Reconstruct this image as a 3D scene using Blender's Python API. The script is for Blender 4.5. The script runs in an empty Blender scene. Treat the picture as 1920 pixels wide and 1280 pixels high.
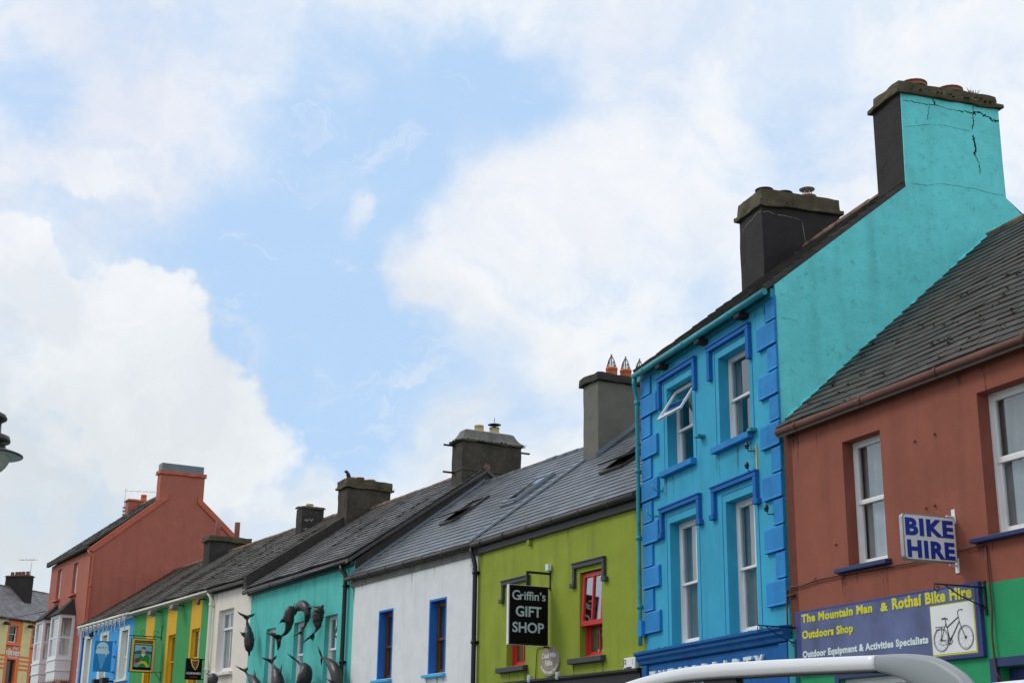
import bpy, bmesh, math, random
from mathutils import Vector, Matrix, noise
R = math.radians
random.seed(7)
SC = bpy.context.scene
COL = SC.collection

# ------------------------------------------------------------------ camera
PITCH, ROLL, EYE = R(16.83), R(0.72), 1.6
cam = bpy.data.cameras.new('camera')
cam.sensor_width = 36.0
cam.lens = 2667 / 1920 * 36
cam.clip_end = 4000
camo = bpy.data.objects.new('camera', cam)
COL.objects.link(camo)
c_, s_ = math.cos(PITCH), math.sin(PITCH)
FW = Vector((0, c_, s_)); UP = Vector((0, -s_, c_)); RT = Vector((1, 0, 0))
RX = RT * math.cos(ROLL) + UP * math.sin(ROLL)
UX = -RT * math.sin(ROLL) + UP * math.cos(ROLL)
camo.matrix_world = Matrix(((RX.x, UX.x, -FW.x, 0), (RX.y, UX.y, -FW.y, 0), (RX.z, UX.z, -FW.z, EYE), (0, 0, 0, 1)))
SC.camera = camo

def sky_dir(x, y):            # world direction of a point of the sky
    return (FW * 2667 + RX * (x - 960) + UX * (640 - y)).normalized()

# ------------------------------------------------------------------ light and sky
SUN_AZ, SUN_EL = R(-80), R(44)        # azimuth from +Y, negative = left
sd = Vector((math.sin(SUN_AZ) * math.cos(SUN_EL), math.cos(SUN_AZ) * math.cos(SUN_EL), math.sin(SUN_EL)))
sun = bpy.data.lights.new('sun', 'SUN')
sun.energy = 1.15
sun.angle = R(20)
sun.color = (1.0, 0.93, 0.82)
suno = bpy.data.objects.new('sun', sun)
suno.rotation_euler = sd.to_track_quat('Z', 'Y').to_euler()
COL.objects.link(suno)

W = bpy.data.worlds.new('World'); SC.world = W; W.use_nodes = True
wn, wl = W.node_tree.nodes, W.node_tree.links
for n in list(wn): wn.remove(n)
def N(nt, t, **kw):
    n = nt.nodes.new(t)
    for k, v in kw.items(): setattr(n, k, v)
    return n
wt = W.node_tree
wout = N(wt, 'ShaderNodeOutputWorld'); wbg = N(wt, 'ShaderNodeBackground')
wbg.inputs[1].default_value = 0.1
wl.new(wbg.outputs[0], wout.inputs[0])
sky = N(wt, 'ShaderNodeTexSky', sky_type='NISHITA', sun_disc=False)
sky.sun_elevation = SUN_EL; sky.sun_rotation = SUN_AZ
sky.air_density = 1.0; sky.dust_density = 1.0; sky.ozone_density = 1.5
tc = N(wt, 'ShaderNodeTexCoord')
def vmath(op, a, b=None):
    n = N(wt, 'ShaderNodeVectorMath', operation=op)
    for i, q in enumerate((a, b)):
        if q is None: continue
        if hasattr(q, 'links'): wl.new(q, n.inputs[i])
        else: n.inputs[i].default_value = q
    return n
def fmath(op, a, b=None, clamp=False):
    n = N(wt, 'ShaderNodeMath', operation=op); n.use_clamp = clamp
    for i, q in enumerate((a, b)):
        if q is None: continue
        if hasattr(q, 'links'): wl.new(q, n.inputs[i])
        else: n.inputs[i].default_value = q
    return n.outputs[0]
def wnoise(vec, scale, detail, rough=.55, dist=0.0):
    n = N(wt, 'ShaderNodeTexNoise'); n.inputs['Scale'].default_value = scale
    n.inputs['Detail'].default_value = detail; n.inputs['Roughness'].default_value = rough
    n.inputs['Distortion'].default_value = dist
    wl.new(vec, n.inputs['Vector']); return n
def ramp(v, a, b, lo=0., hi=1.):
    n = N(wt, 'ShaderNodeMapRange', interpolation_type='SMOOTHSTEP')
    wl.new(v, n.inputs[0]); n.inputs[1].default_value = a; n.inputs[2].default_value = b
    n.inputs[3].default_value = lo; n.inputs[4].default_value = hi
    return n.outputs[0]
gdir = tc.outputs['Generated']
wz = wnoise(gdir, 7, 5, .6)
wv = vmath('SCALE', vmath('SUBTRACT', wz.outputs['Color'], (.5, .5, .5)).outputs[0]); wv.inputs['Scale'].default_value = .13
wdir = vmath('ADD', gdir, wv.outputs[0]).outputs[0]
def blobs(lst):
    acc = None
    for (x, y, r, w) in lst:
        d = vmath('DISTANCE', wdir, tuple(sky_dir(x, y))).outputs['Value']
        rr = r / 2667
        m = ramp(d, rr * 1.45, rr * .45, 0, w)
        acc = m if acc is None else fmath('ADD', acc, m)
    return acc
blue = blobs([(640, 340, 250, .9), (430, 480, 190, .8), (540, 640, 210, .95), (850, 260, 200, .75), (660, 720, 170, .8), (980, 210, 120, .5),
              (460, 720, 130, .55), (60, 165, 90, .75), (105, 400, 90, .55), (260, 520, 80, .5), (230, 40, 100, .45), (850, 660, 110, .5),
              (1130, 180, 120, .4), (1530, 180, 130, .5), (1430, 280, 110, .4), (600, 130, 110, .45), (1030, 780, 110, .4), (1250, 60, 90, .35),
              (640, 780, 110, .6), (1340, 570, 90, .35), (900, 110, 90, .45), (380, 90, 70, .35), (1290, 460, 90, .3), (980, 600, 90, .35)])
white = blobs([(600, 392, 36, .6), (655, 362, 34, .75), (745, 530, 70, .5), (400, 550, 40, .35), (640, 165, 60, .35), (800, 520, 100, .4), (1000, 380, 120, .35), (950, 500, 150, .35), (1150, 420, 180, .3), (300, 170, 150, .3), (1010, 660, 80, .5), (200, 300, 110, .35), (60, 440, 70, .4), (200, 650, 150, .4)])
fb = wnoise(vmath('MULTIPLY', gdir, (1, 1, 1.7)).outputs[0], 8, 9, .6, .4)
fb2 = wnoise(gdir, 26, 7, .6, .2)
dn = fmath('ADD', fmath('MULTIPLY', fmath('SUBTRACT', fb.outputs[0], .5), 1.9), fmath('MULTIPLY', fmath('SUBTRACT', fb2.outputs[0], .5), .8))
den = fmath('ADD', fmath('ADD', fmath('SUBTRACT', .86, blue), white), dn)
cmask = ramp(den, -.5, 1.1, .1, 1.)
# cloud tone: brighter to the right, greyer low on the left, with soft billows
sep = N(wt, 'ShaderNodeSeparateXYZ'); wl.new(gdir, sep.inputs[0])
tone = fmath('ADD', ramp(sep.outputs[0], -.38, .2, .22, .7), fmath('MULTIPLY', fmath('SUBTRACT', wnoise(wdir, 9, 8, .6).outputs[0], .40), 2.4), True)
grey = blobs([(90, 570, 70, .6), (30, 760, 110, .3), (70, 920, 130, .4), (420, 900, 220, .3), (100, 260, 90, .3), (160, 60, 150, .25)])
tone = fmath('SUBTRACT', tone, grey, True)
cc = N(wt, 'ShaderNodeMix', data_type='RGBA')
cg = N(wt, 'ShaderNodeMix', data_type='RGBA'); wl.new(ramp(sep.outputs[2], .2, .42), cg.inputs[0])
cg.inputs[6].default_value = (7.0, 7.5, 7.8, 1); cg.inputs[7].default_value = (7.7, 8.1, 9.2, 1); wl.new(cg.outputs[2], cc.inputs[6]); cc.inputs[7].default_value = (9.5, 9.7, 9.9, 1)
skm = N(wt, 'ShaderNodeMix', data_type='RGBA', blend_type='MIX'); skm.inputs[0].default_value = .86
wl.new(sky.outputs[0], skm.inputs[6]); skm.inputs[7].default_value = (4.9, 7.2, 10.3, 1)
cum = blobs([(30, 500, 100, 1.), (140, 720, 150, 1.), (320, 800, 150, .9), (480, 850, 120, .8), (200, 570, 90, .6), (110, 260, 110, .7), (230, 330, 80, .6), (250, 650, 110, .7)])
cum = ramp(fmath('ADD', cum, fmath('MULTIPLY', dn, .85)), .34, .88)
wisp = fmath('MULTIPLY', ramp(wnoise(vmath('MULTIPLY', wdir, (1, 1, 2.6)).outputs[0], 10, 10, .66, .8).outputs[0], .48, .72), .5)
cmask = fmath('MAXIMUM', cmask, wisp)
veil = ramp(wnoise(vmath('MULTIPLY', wdir, (1, 1, 2.2)).outputs[0], 7, 8, .62, .5).outputs[0], .34, .6, .62, 1.)
cmask = fmath('MAXIMUM', fmath('MULTIPLY', cmask, veil), fmath('MULTIPLY', cum, .97))
mx = N(wt, 'ShaderNodeMix', data_type='RGBA'); wl.new(cmask, mx.inputs[0])
wl.new(skm.outputs[2], mx.inputs[6]); wl.new(cc.outputs[2], mx.inputs[7])
wl.new(fmath('ADD', tone, fmath('MULTIPLY', fmath('SUBTRACT', cum, .35), .42), True), cc.inputs[0])
wl.new(mx.outputs[2], wbg.inputs[0])

SC.view_settings.view_transform = 'Standard'
SC.view_settings.look = 'None'
SC.view_settings.exposure = 0.0
SC.view_settings.gamma = 1.0
SC.render.engine = 'CYCLES'
SC.cycles.max_bounces = 6
SC.cycles.transparent_max_bounces = 12

# ------------------------------------------------------------------ materials
def lin(v):
    v /= 255.
    return v / 12.92 if v <= .04045 else ((v + .055) / 1.055) ** 2.4
def obs(r, g, b, k=.6, sat=1.06):
    c = [lin(q) / k for q in (r, g, b)]; y = .3 * c[0] + .59 * c[1] + .11 * c[2]
    return tuple(min(.85, max(.004, y + sat * (q - y))) for q in c)
def mat(name, col, rough=.6, var=.12, streak=0., bump=.0, bscale=40., metal=0., nscale=2.5, spots=0., spot_col=(.03, .03, .025), spec=.4, coat=0.):
    m = bpy.data.materials.new(name); m.use_nodes = True
    nt = m.node_tree; b = nt.nodes['Principled BSDF']
    b.inputs['Roughness'].default_value = rough; b.inputs['Metallic'].default_value = metal
    b.inputs['Specular IOR Level'].default_value = spec
    b.inputs['Coat Weight'].default_value = coat
    L = nt.links
    t = N(nt, 'ShaderNodeTexCoord')
    n1 = N(nt, 'ShaderNodeTexNoise'); n1.inputs['Scale'].default_value = nscale; n1.inputs['Detail'].default_value = 8; n1.inputs['Roughness'].default_value = .65
    L.new(t.outputs['Object'], n1.inputs['Vector'])
    mr = N(nt, 'ShaderNodeMapRange'); L.new(n1.outputs[0], mr.inputs[0])
    mr.inputs[1].default_value = .3; mr.inputs[2].default_value = .7; mr.inputs[3].default_value = 1 - var; mr.inputs[4].default_value = 1 + var
    mm = N(nt, 'ShaderNodeVectorMath', operation='SCALE'); mm.inputs[0].default_value = col[:3]
    L.new(mr.outputs[0], mm.inputs['Scale'])
    out = mm.outputs[0]
    if streak:
        mp = N(nt, 'ShaderNodeMapping'); mp.inputs['Scale'].default_value = (1.7, 1.7, .16); L.new(t.outputs['Object'], mp.inputs[0])
        n2 = N(nt, 'ShaderNodeTexNoise'); n2.inputs['Scale'].default_value = 2.2; n2.inputs['Detail'].default_value = 2.5; L.new(mp.outputs[0], n2.inputs['Vector'])
        m2 = N(nt, 'ShaderNodeMapRange'); L.new(n2.outputs[0], m2.inputs[0]); m2.inputs[1].default_value = .5; m2.inputs[2].default_value = .8
        m2.inputs[3].default_value = 0; m2.inputs[4].default_value = streak
        mx = N(nt, 'ShaderNodeMix', data_type='RGBA'); L.new(m2.outputs[0], mx.inputs[0]); L.new(out, mx.inputs[6])
        mx.inputs[7].default_value = tuple(q * .35 + .012 for q in col[:3]) + (1,)
        out = mx.outputs[2]
    if spots:
        n3 = N(nt, 'ShaderNodeTexNoise'); n3.inputs['Scale'].default_value = 9; n3.inputs['Detail'].default_value = 9; n3.inputs['Roughness'].default_value = .75
        L.new(t.outputs['Object'], n3.inputs['Vector'])
        m3 = N(nt, 'ShaderNodeMapRange'); L.new(n3.outputs[0], m3.inputs[0]); m3.inputs[1].default_value = .54; m3.inputs[2].default_value = .7
        m3.inputs[3].default_value = 0; m3.inputs[4].default_value = spots
        mx = N(nt, 'ShaderNodeMix', data_type='RGBA'); L.new(m3.outputs[0], mx.inputs[0]); L.new(out, mx.inputs[6]); mx.inputs[7].default_value = tuple(spot_col) + (1,)
        out = mx.outputs[2]
    L.new(out, b.inputs['Base Color'])
    if bump:
        n4 = N(nt, 'ShaderNodeTexNoise'); n4.inputs['Scale'].default_value = bscale; n4.inputs['Detail'].default_value = 5
        L.new(t.outputs['Object'], n4.inputs['Vector'])
        n5 = N(nt, 'ShaderNodeTexNoise'); n5.inputs['Scale'].default_value = 2.0; n5.inputs['Detail'].default_value = 3
        L.new(t.outputs['Object'], n5.inputs['Vector'])
        ad = N(nt, 'ShaderNodeMath', operation='MULTIPLY_ADD'); L.new(n5.outputs[0], ad.inputs[0]); ad.inputs[1].default_value = 5.0; L.new(n4.outputs[0], ad.inputs[2])
        bp = N(nt, 'ShaderNodeBump'); bp.inputs['Strength'].default_value = bump; bp.inputs['Distance'].default_value = .01
        L.new(ad.outputs[0], bp.inputs['Height']); L.new(bp.outputs[0], b.inputs['Normal'])
    return m
def plaster(name, col, streak=.35, spots=.0, var=.1, bump=.35, **k): return mat(name, col, rough=.75, var=var, streak=streak, bump=bump, bscale=45, spots=spots, spec=.25, **k)

def slate_mat(name, c0, c1, rough=.5, lichen=.0, lcol=(.12, .11, .07), spec=.5):
    m = bpy.data.materials.new(name); m.use_nodes = True; nt = m.node_tree; L = nt.links; b = nt.nodes['Principled BSDF']
    uv = N(nt, 'ShaderNodeUVMap', uv_map='rnd'); sp = N(nt, 'ShaderNodeSeparateXYZ'); L.new(uv.outputs[0], sp.inputs[0])
    mx = N(nt, 'ShaderNodeMix', data_type='RGBA'); L.new(sp.outputs[0], mx.inputs[0]); mx.inputs[6].default_value = c0 + (1,); mx.inputs[7].default_value = c1 + (1,)
    t = N(nt, 'ShaderNodeTexCoord')
    n = N(nt, 'ShaderNodeTexNoise'); n.inputs['Scale'].default_value = 3.; n.inputs['Detail'].default_value = 10; n.inputs['Roughness'].default_value = .7; L.new(t.outputs['Object'], n.inputs['Vector'])
    mr = N(nt, 'ShaderNodeMapRange'); L.new(n.outputs[0], mr.inputs[0]); mr.inputs[1].default_value = .3; mr.inputs[2].default_value = .7; mr.inputs[3].default_value = .72; mr.inputs[4].default_value = 1.25
    sc = N(nt, 'ShaderNodeVectorMath', operation='SCALE'); L.new(mx.outputs[2], sc.inputs[0]); L.new(mr.outputs[0], sc.inputs['Scale'])
    out = sc.outputs[0]
    if lichen:
        n2 = N(nt, 'ShaderNodeTexNoise'); n2.inputs['Scale'].default_value = 6; n2.inputs['Detail'].default_value = 12; n2.inputs['Roughness'].default_value = .8; L.new(t.outputs['Object'], n2.inputs['Vector'])
        m3 = N(nt, 'ShaderNodeMapRange'); L.new(n2.outputs[0], m3.inputs[0]); m3.inputs[1].default_value = .5; m3.inputs[2].default_value = .66; m3.inputs[3].default_value = 0; m3.inputs[4].default_value = lichen
        mx2 = N(nt, 'ShaderNodeMix', data_type='RGBA'); L.new(m3.outputs[0], mx2.inputs[0]); L.new(out, mx2.inputs[6]); mx2.inputs[7].default_value = tuple(lcol) + (1,)
        out = mx2.outputs[2]
    L.new(out, b.inputs['Base Color'])
    r2 = N(nt, 'ShaderNodeMath', operation='MULTIPLY_ADD'); L.new(sp.outputs[1], r2.inputs[0]); r2.inputs[1].default_value = .25; r2.inputs[2].default_value = rough - .1
    L.new(r2.outputs[0], b.inputs['Roughness']); b.inputs['Specular IOR Level'].default_value = spec
    nb = N(nt, 'ShaderNodeTexNoise'); nb.inputs['Scale'].default_value = 30; nb.inputs['Detail'].default_value = 6; L.new(t.outputs['Object'], nb.inputs['Vector'])
    bp = N(nt, 'ShaderNodeBump'); bp.inputs['Strength'].default_value = .35; bp.inputs['Distance'].default_value = .01; L.new(nb.outputs[0], bp.inputs['Height']); L.new(bp.outputs[0], b.inputs['Normal'])
    return m

def glass_mat(name, tint=(.75, .8, .82), refl=.12):
    m = bpy.data.materials.new(name); m.use_nodes = True; nt = m.node_tree; L = nt.links
    for n in list(nt.nodes): nt.nodes.remove(n)
    o = N(nt, 'ShaderNodeOutputMaterial'); t = N(nt, 'ShaderNodeBsdfTransparent'); t.inputs[0].default_value = tint + (1,)
    g = N(nt, 'ShaderNodeBsdfGlossy'); g.inputs['Roughness'].default_value = .03; g.inputs[0].default_value = (.95, .97, 1, 1)
    lw = N(nt, 'ShaderNodeLayerWeight'); lw.inputs[0].default_value = .5
    pw = N(nt, 'ShaderNodeMath', operation='POWER'); L.new(lw.outputs['Facing'], pw.inputs[0]); pw.inputs[1].default_value = 4.0
    a = N(nt, 'ShaderNodeMath', operation='MULTIPLY_ADD'); L.new(pw.outputs[0], a.inputs[0]); a.inputs[1].default_value = .85; a.inputs[2].default_value = .05 + refl; a.use_clamp = True
    tcn = N(nt, 'ShaderNodeTexCoord'); nn = N(nt, 'ShaderNodeTexNoise'); nn.inputs['Scale'].default_value = 2.5; L.new(tcn.outputs['Object'], nn.inputs['Vector'])
    bp = N(nt, 'ShaderNodeBump'); bp.inputs['Strength'].default_value = .03; bp.inputs['Distance'].default_value = .008; L.new(nn.outputs[0], bp.inputs['Height']); L.new(bp.outputs[0], g.inputs['Normal'])
    x = N(nt, 'ShaderNodeMixShader'); L.new(a.outputs[0], x.inputs[0]); L.new(t.outputs[0], x.inputs[1]); L.new(g.outputs[0], x.inputs[2]); L.new(x.outputs[0], o.inputs[0])
    return m

M = {}
M['pink'] = plaster('terracotta_render', obs(118, 70, 58), streak=.35, var=.12, nscale=1.4)
M['pink_gut'] = mat('terracotta_gutter', obs(82, 50, 42), .6, .35, streak=.3, spots=.75, spot_col=(.05, .04, .035))
M['green'] = plaster('shop_green', obs(42, 124, 84), streak=.25, var=.06)
M['navy'] = mat('navy_paint', obs(32, 44, 80), .45, .15, spots=.2)
M['turq'] = plaster('turquoise_render', obs(100, 186, 188), streak=.26, spots=.4, spot_col=(.06, .2, .21), var=.1, bump=.6)
M['bblue'] = plaster('sky_blue_render', obs(54, 134, 162), streak=.3, spots=.1, spot_col=(.03, .12, .18), var=.12, nscale=1.4)
M['quoin'] = plaster('mid_blue_paint', obs(42, 108, 160), streak=.35, var=.2, nscale=1.3, spots=.25, spot_col=(.02, .09, .2))
M['hood'] = plaster('deep_blue_paint', obs(30, 84, 142), streak=.2, var=.1)
M['corn'] = plaster('shopfront_blue', obs(24, 76, 128), streak=.35, spots=.3, var=.15)
M['turq_gut'] = mat('turquoise_gutter', obs(44, 120, 130), .5, .25, spots=.75, spot_col=(.03, .06, .06))
M['olive'] = plaster('olive_render', obs(115, 126, 50), streak=.35, var=.12, nscale=1.4)
M['white'] = plaster('white_render', obs(184, 186, 187), streak=.14, var=.07, spots=.1, spot_col=(.3, .29, .27))
M['teal'] = plaster('teal_render', obs(76, 156, 150), streak=.35, var=.12, nscale=1.4)
M['cream'] = plaster('cream_render', obs(190, 183, 173), streak=.2, var=.06)
M['ggreen'] = plaster('pub_green', obs(58, 122, 72), streak=.12, var=.05)
M['gyellow'] = plaster('pub_yellow', obs(178, 140, 52), streak=.1, var=.05)
M['hblue'] = plaster('shop_light_blue', obs(62, 134, 186), streak=.12, var=.05)
M['red'] = plaster('red_render', obs(140, 84, 72), streak=.25, var=.09, spots=.12, spot_col=(.14, .05, .035))
M['redtrim'] = mat('red_trim', obs(150, 80, 62), .6, .15)
M['orange'] = plaster('orange_render', obs(198, 106, 72), streak=.1)
M['jcream'] = plaster('butter_render', obs(188, 174, 130), streak=.1)
M['darkrender'] = plaster('dark_grey_render', obs(46, 43, 41), streak=.4, spots=.35, spot_col=(.16, .16, .13), var=.25, bump=.6)
M['soot'] = plaster('sooty_render', obs(36, 33, 33), streak=.35, spots=.3, spot_col=(.075, .065, .055), var=.22, bump=.6)
M['chim'] = plaster('weathered_chimney', obs(54, 50, 44), streak=.6, spots=.7, spot_col=(.15, .145, .1), var=.4, bump=.7)
M['capm'] = plaster('mossy_concrete', obs(70, 64, 50), streak=.3, spots=.8, spot_col=(.045, .05, .03), var=.4, bump=.9)
M['smooth_grey'] = mat('smooth_grey_cement', obs(80, 79, 70), .55, .15, streak=.2, bump=.15)
M['leadgrey'] = mat('lead_grey', obs(90, 98, 106), .45, .15)
M['stained'] = plaster('stained_grey_band', obs(92, 90, 86), streak=.8, var=.3)
M['black'] = mat('black_paint', obs(26, 26, 28), .5, .2)
M['blackpipe'] = mat('black_pipe', obs(22, 24, 28), .35, .2)
M['brownblack'] = mat('dark_gutter', obs(46, 42, 40), .5, .3, spots=.4, spot_col=(.1, .09, .08))
M['wframe'] = mat('white_frame', obs(196, 200, 204), .4, .06, spots=.12, spot_col=(.25, .25, .22))
M['creamf'] = mat('cream_frame', obs(206, 198, 180), .5, .06)
M['redf'] = mat('red_frame', obs(156, 46, 42), .4, .1)
M['brownf'] = mat('brown_frame', obs(78, 54, 40), .45, .2)
M['yellowf'] = mat('yellow_frame', obs(200, 150, 48), .45, .1)
M['bluerev'] = mat('blue_reveal_paint', obs(36, 92, 158), .55, .08)
M['bluesill'] = mat('light_blue_sill', obs(58, 142, 204), .5, .08)
M['greysill'] = mat('dark_grey_sill', obs(52, 54, 57), .6, .12)
M['glass'] = glass_mat('window_glass')
M['glass2'] = glass_mat('sky_reflecting_glass', (.6, .66, .68), .32)
M['net'] = mat('net_curtain', (.56, .6, .59), .9, .2, streak=.35, nscale=5)
M['greynet'] = mat('grey_net_curtain', (.36, .41, .4), .9, .2, streak=.3, nscale=4)
M['drape'] = mat('grey_drape', (.3, .32, .3), .9, .25, streak=.4)
M['paledrape'] = mat('pale_drape', (.7, .68, .6), .9, .12, streak=.2)
M['terra'] = mat('terracotta_pot', obs(170, 92, 62), .7, .18)
M['terra2'] = mat('sooty_terracotta', obs(112, 72, 58), .75, .3)
M['buffpot'] = mat('buff_pot', obs(164, 146, 118), .7, .15, streak=.2)
M['redpipe'] = mat('dull_red_pot', obs(118, 72, 62), .7, .2)
M['wire'] = mat('wire', (.05, .05, .05), .4, .1, metal=.6)
M['iron'] = mat('black_iron', (.014, .014, .015), .45, .2)
M['bronze'] = mat('dark_bronze', (.024, .023, .022), .36, .4, streak=.4, bump=.3, bscale=18, nscale=6)
M['slateA'] = slate_mat('old_dark_slate', (.034, .028, .023), (.068, .055, .045), .64, .4, (.04, .036, .024))
M['slateB'] = slate_mat('brown_slate', (.032, .028, .026), (.07, .06, .055), .6, .3)
M['slateC'] = slate_mat('blue_grey_slate', (.095, .108, .125), (.125, .138, .155), .42, .0, spec=.7)
M['slateE'] = slate_mat('purple_grey_slate', (.07, .064, .063), (.11, .102, .1), .5, .3, (.16, .15, .14))
M['slateF'] = slate_mat('mossy_slate', (.055, .05, .043), (.1, .09, .076), .62, .7, (.105, .092, .05))
M['slateJ'] = slate_mat('lilac_slate', (.17, .155, .16), (.24, .22, .225), .55, .0)
M['ridge'] = mat('ridge_tile', obs(96, 74, 60), .7, .35, spots=.5, spot_col=(.06, .06, .05))
M['ridgeD'] = mat('grey_ridge_tile', obs(74, 76, 80), .6, .2)
M['moss'] = mat('moss', (.045, .05, .018), .95, .5, nscale=20)
M['straw'] = mat('dry_grass', (.25, .24, .09), .9, .3)
M['crack'] = mat('dark_crack', (.012, .014, .014), .95, .2)  # near-black colour of the plaster cracks and the dark roof strips
M['finecrack'] = mat('fine_crack', (.06, .2, .21), .95, .2)
M['palecrack'] = mat('mortar_line', (.35, .34, .32), .9, .2)
M['signwhite'] = mat('sign_white', (.85, .86, .86), .4, .04)
M['signblue'] = mat('sign_lettering_blue', obs(22, 44, 124), .4, .05)
M['signyellow'] = mat('sign_yellow', obs(172, 170, 58), .5, .1)
M['signpale'] = mat('sign_pale_lettering', obs(178, 190, 200), .5, .08)
M['signnavy'] = mat('faded_navy_board', obs(72, 80, 112), .4, .35, streak=.6, nscale=1.6)
M['signedge'] = mat('purple_navy_edge', obs(44, 50, 98), .45, .15)
M['signblack'] = mat('sign_black', obs(9, 7, 8), .6, .05, spec=.12)
M['signgrey'] = mat('sign_grey_lettering', obs(150, 160, 166), .4, .05)
M['signred'] = mat('sign_dark_red', obs(62, 16, 18), .4, .1)
M['gold'] = mat('sign_gold', obs(176, 154, 88), .45, .1)
M['icesky'] = mat('ice_board_blue', obs(32, 110, 156), .45, .06)
M['icecone'] = mat('ice_cone_blue', obs(78, 140, 178), .45, .06)
M['icewhite'] = mat('ice_scoop_white', obs(170, 192, 206), .45, .05)
M['woodoval'] = mat('oval_wood', obs(120, 112, 96), .7, .2, streak=.4)
M['alarm'] = mat('alarm_white', obs(190, 200, 200), .4, .05)
M['steel'] = mat('galvanised_steel', (.42, .43, .44), .4, .2, metal=.7)
M['fairy'] = mat('fairy_light_white', (.75, .76, .76), .4, .1)
M['skin'] = mat('painted_skin', obs(176, 140, 118), .5, .05)
M['ball'] = mat('painted_brown', obs(96, 52, 44), .5, .1)
M['pgreen'] = mat('painted_jersey', obs(34, 112, 58), .5, .05)
M['hair'] = mat('painted_hair', obs(38, 32, 30), .5, .05)
M['psky'] = mat('painted_sky', obs(108, 158, 178), .5, .15)
M['psea'] = mat('painted_sea', obs(92, 138, 142), .5, .2)
M['phill'] = mat('painted_hill', obs(44, 76, 92), .5, .2)
M['asphalt'] = mat('asphalt', (.05, .05, .052), .85, .2, bump=.4, bscale=60)
M['paving'] = mat('paving', (.22, .21, .2), .8, .15, bump=.3)
M['kerb'] = mat('kerb_stone', (.3, .29, .28), .75, .15)
M['field'] = mat('grass_field', (.06, .085, .03), .9, .3)
M['carpaint'] = mat('silver_car_paint', obs(176, 184, 192), .3, .02, metal=.3, coat=.6)
M['railmat'] = mat('satin_silver_rail', (.84, .85, .86), .3, .03, metal=.15, coat=.3)
M['railfoot'] = mat('grey_rail_foot', obs(118, 122, 124), .42, .05)
M['rubber'] = mat('black_rubber', (.015, .015, .016), .7, .15)
M['carglass'] = mat('dark_car_glass', (.012, .015, .017), .05, .02, spec=.7)
M['rim'] = mat('alloy_rim', (.5, .51, .52), .3, .05, metal=.8)
M['lampgreen'] = mat('dark_lamp_metal', obs(52, 50, 50), .4, .15, metal=.3)
M['lampunder'] = mat('lamp_white_enamel', obs(170, 190, 196), .35, .04)
M['lampglass'] = mat('frosted_lamp_bowl', (.85, .88, .82), .3, .04)
_b = M['lampglass'].node_tree.nodes['Principled BSDF']; _b.inputs['Transmission Weight'].default_value = .75; _b.inputs['Roughness'].default_value = .55
M['lens'] = mat('lamp_lens', (.5, .52, .54), .15, .05)
M['headred'] = mat('red_lens', (.35, .02, .02), .2, .05)
M['bird'] = mat('black_feather', (.02, .02, .023), .6, .2)
M['porcelain'] = mat('brown_porcelain', (.02, .014, .012), .25, .2)
M['floodmetal'] = mat('dull_flood_metal', obs(84, 86, 86), .35, .25)
M['printgrey'] = mat('printed_dark_grey', obs(46, 56, 58), .5, .2)
M['browntrim'] = plaster('brown_edge_paint', obs(84, 46, 36), streak=.2)
def grime_mat(name, col, a):
    m = bpy.data.materials.new(name); m.use_nodes = True; nt = m.node_tree; L = nt.links; b = nt.nodes['Principled BSDF']; b.inputs['Base Color'].default_value = col + (1,); b.inputs['Roughness'].default_value = .9
    o = nt.nodes['Material Output']; t = N(nt, 'ShaderNodeBsdfTransparent'); x = N(nt, 'ShaderNodeMixShader'); tc_ = N(nt, 'ShaderNodeTexCoord'); n = N(nt, 'ShaderNodeTexNoise'); n.inputs['Scale'].default_value = 14; n.inputs['Detail'].default_value = 6
    L.new(tc_.outputs['Object'], n.inputs['Vector']); mr = N(nt, 'ShaderNodeMapRange'); L.new(n.outputs[0], mr.inputs[0]); mr.inputs[1].default_value = .35; mr.inputs[2].default_value = .7; mr.inputs[3].default_value = 0; mr.inputs[4].default_value = a
    L.new(mr.outputs[0], x.inputs[0]); L.new(t.outputs[0], x.inputs[1]); L.new(b.outputs[0], x.inputs[2]); L.new(x.outputs[0], o.inputs['Surface']); return m
M['grime'] = grime_mat('rain_grime', (.03, .028, .024), .4)
M['soffit'] = mat('dark_soffit', obs(30, 32, 34), .8, .2)

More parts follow.
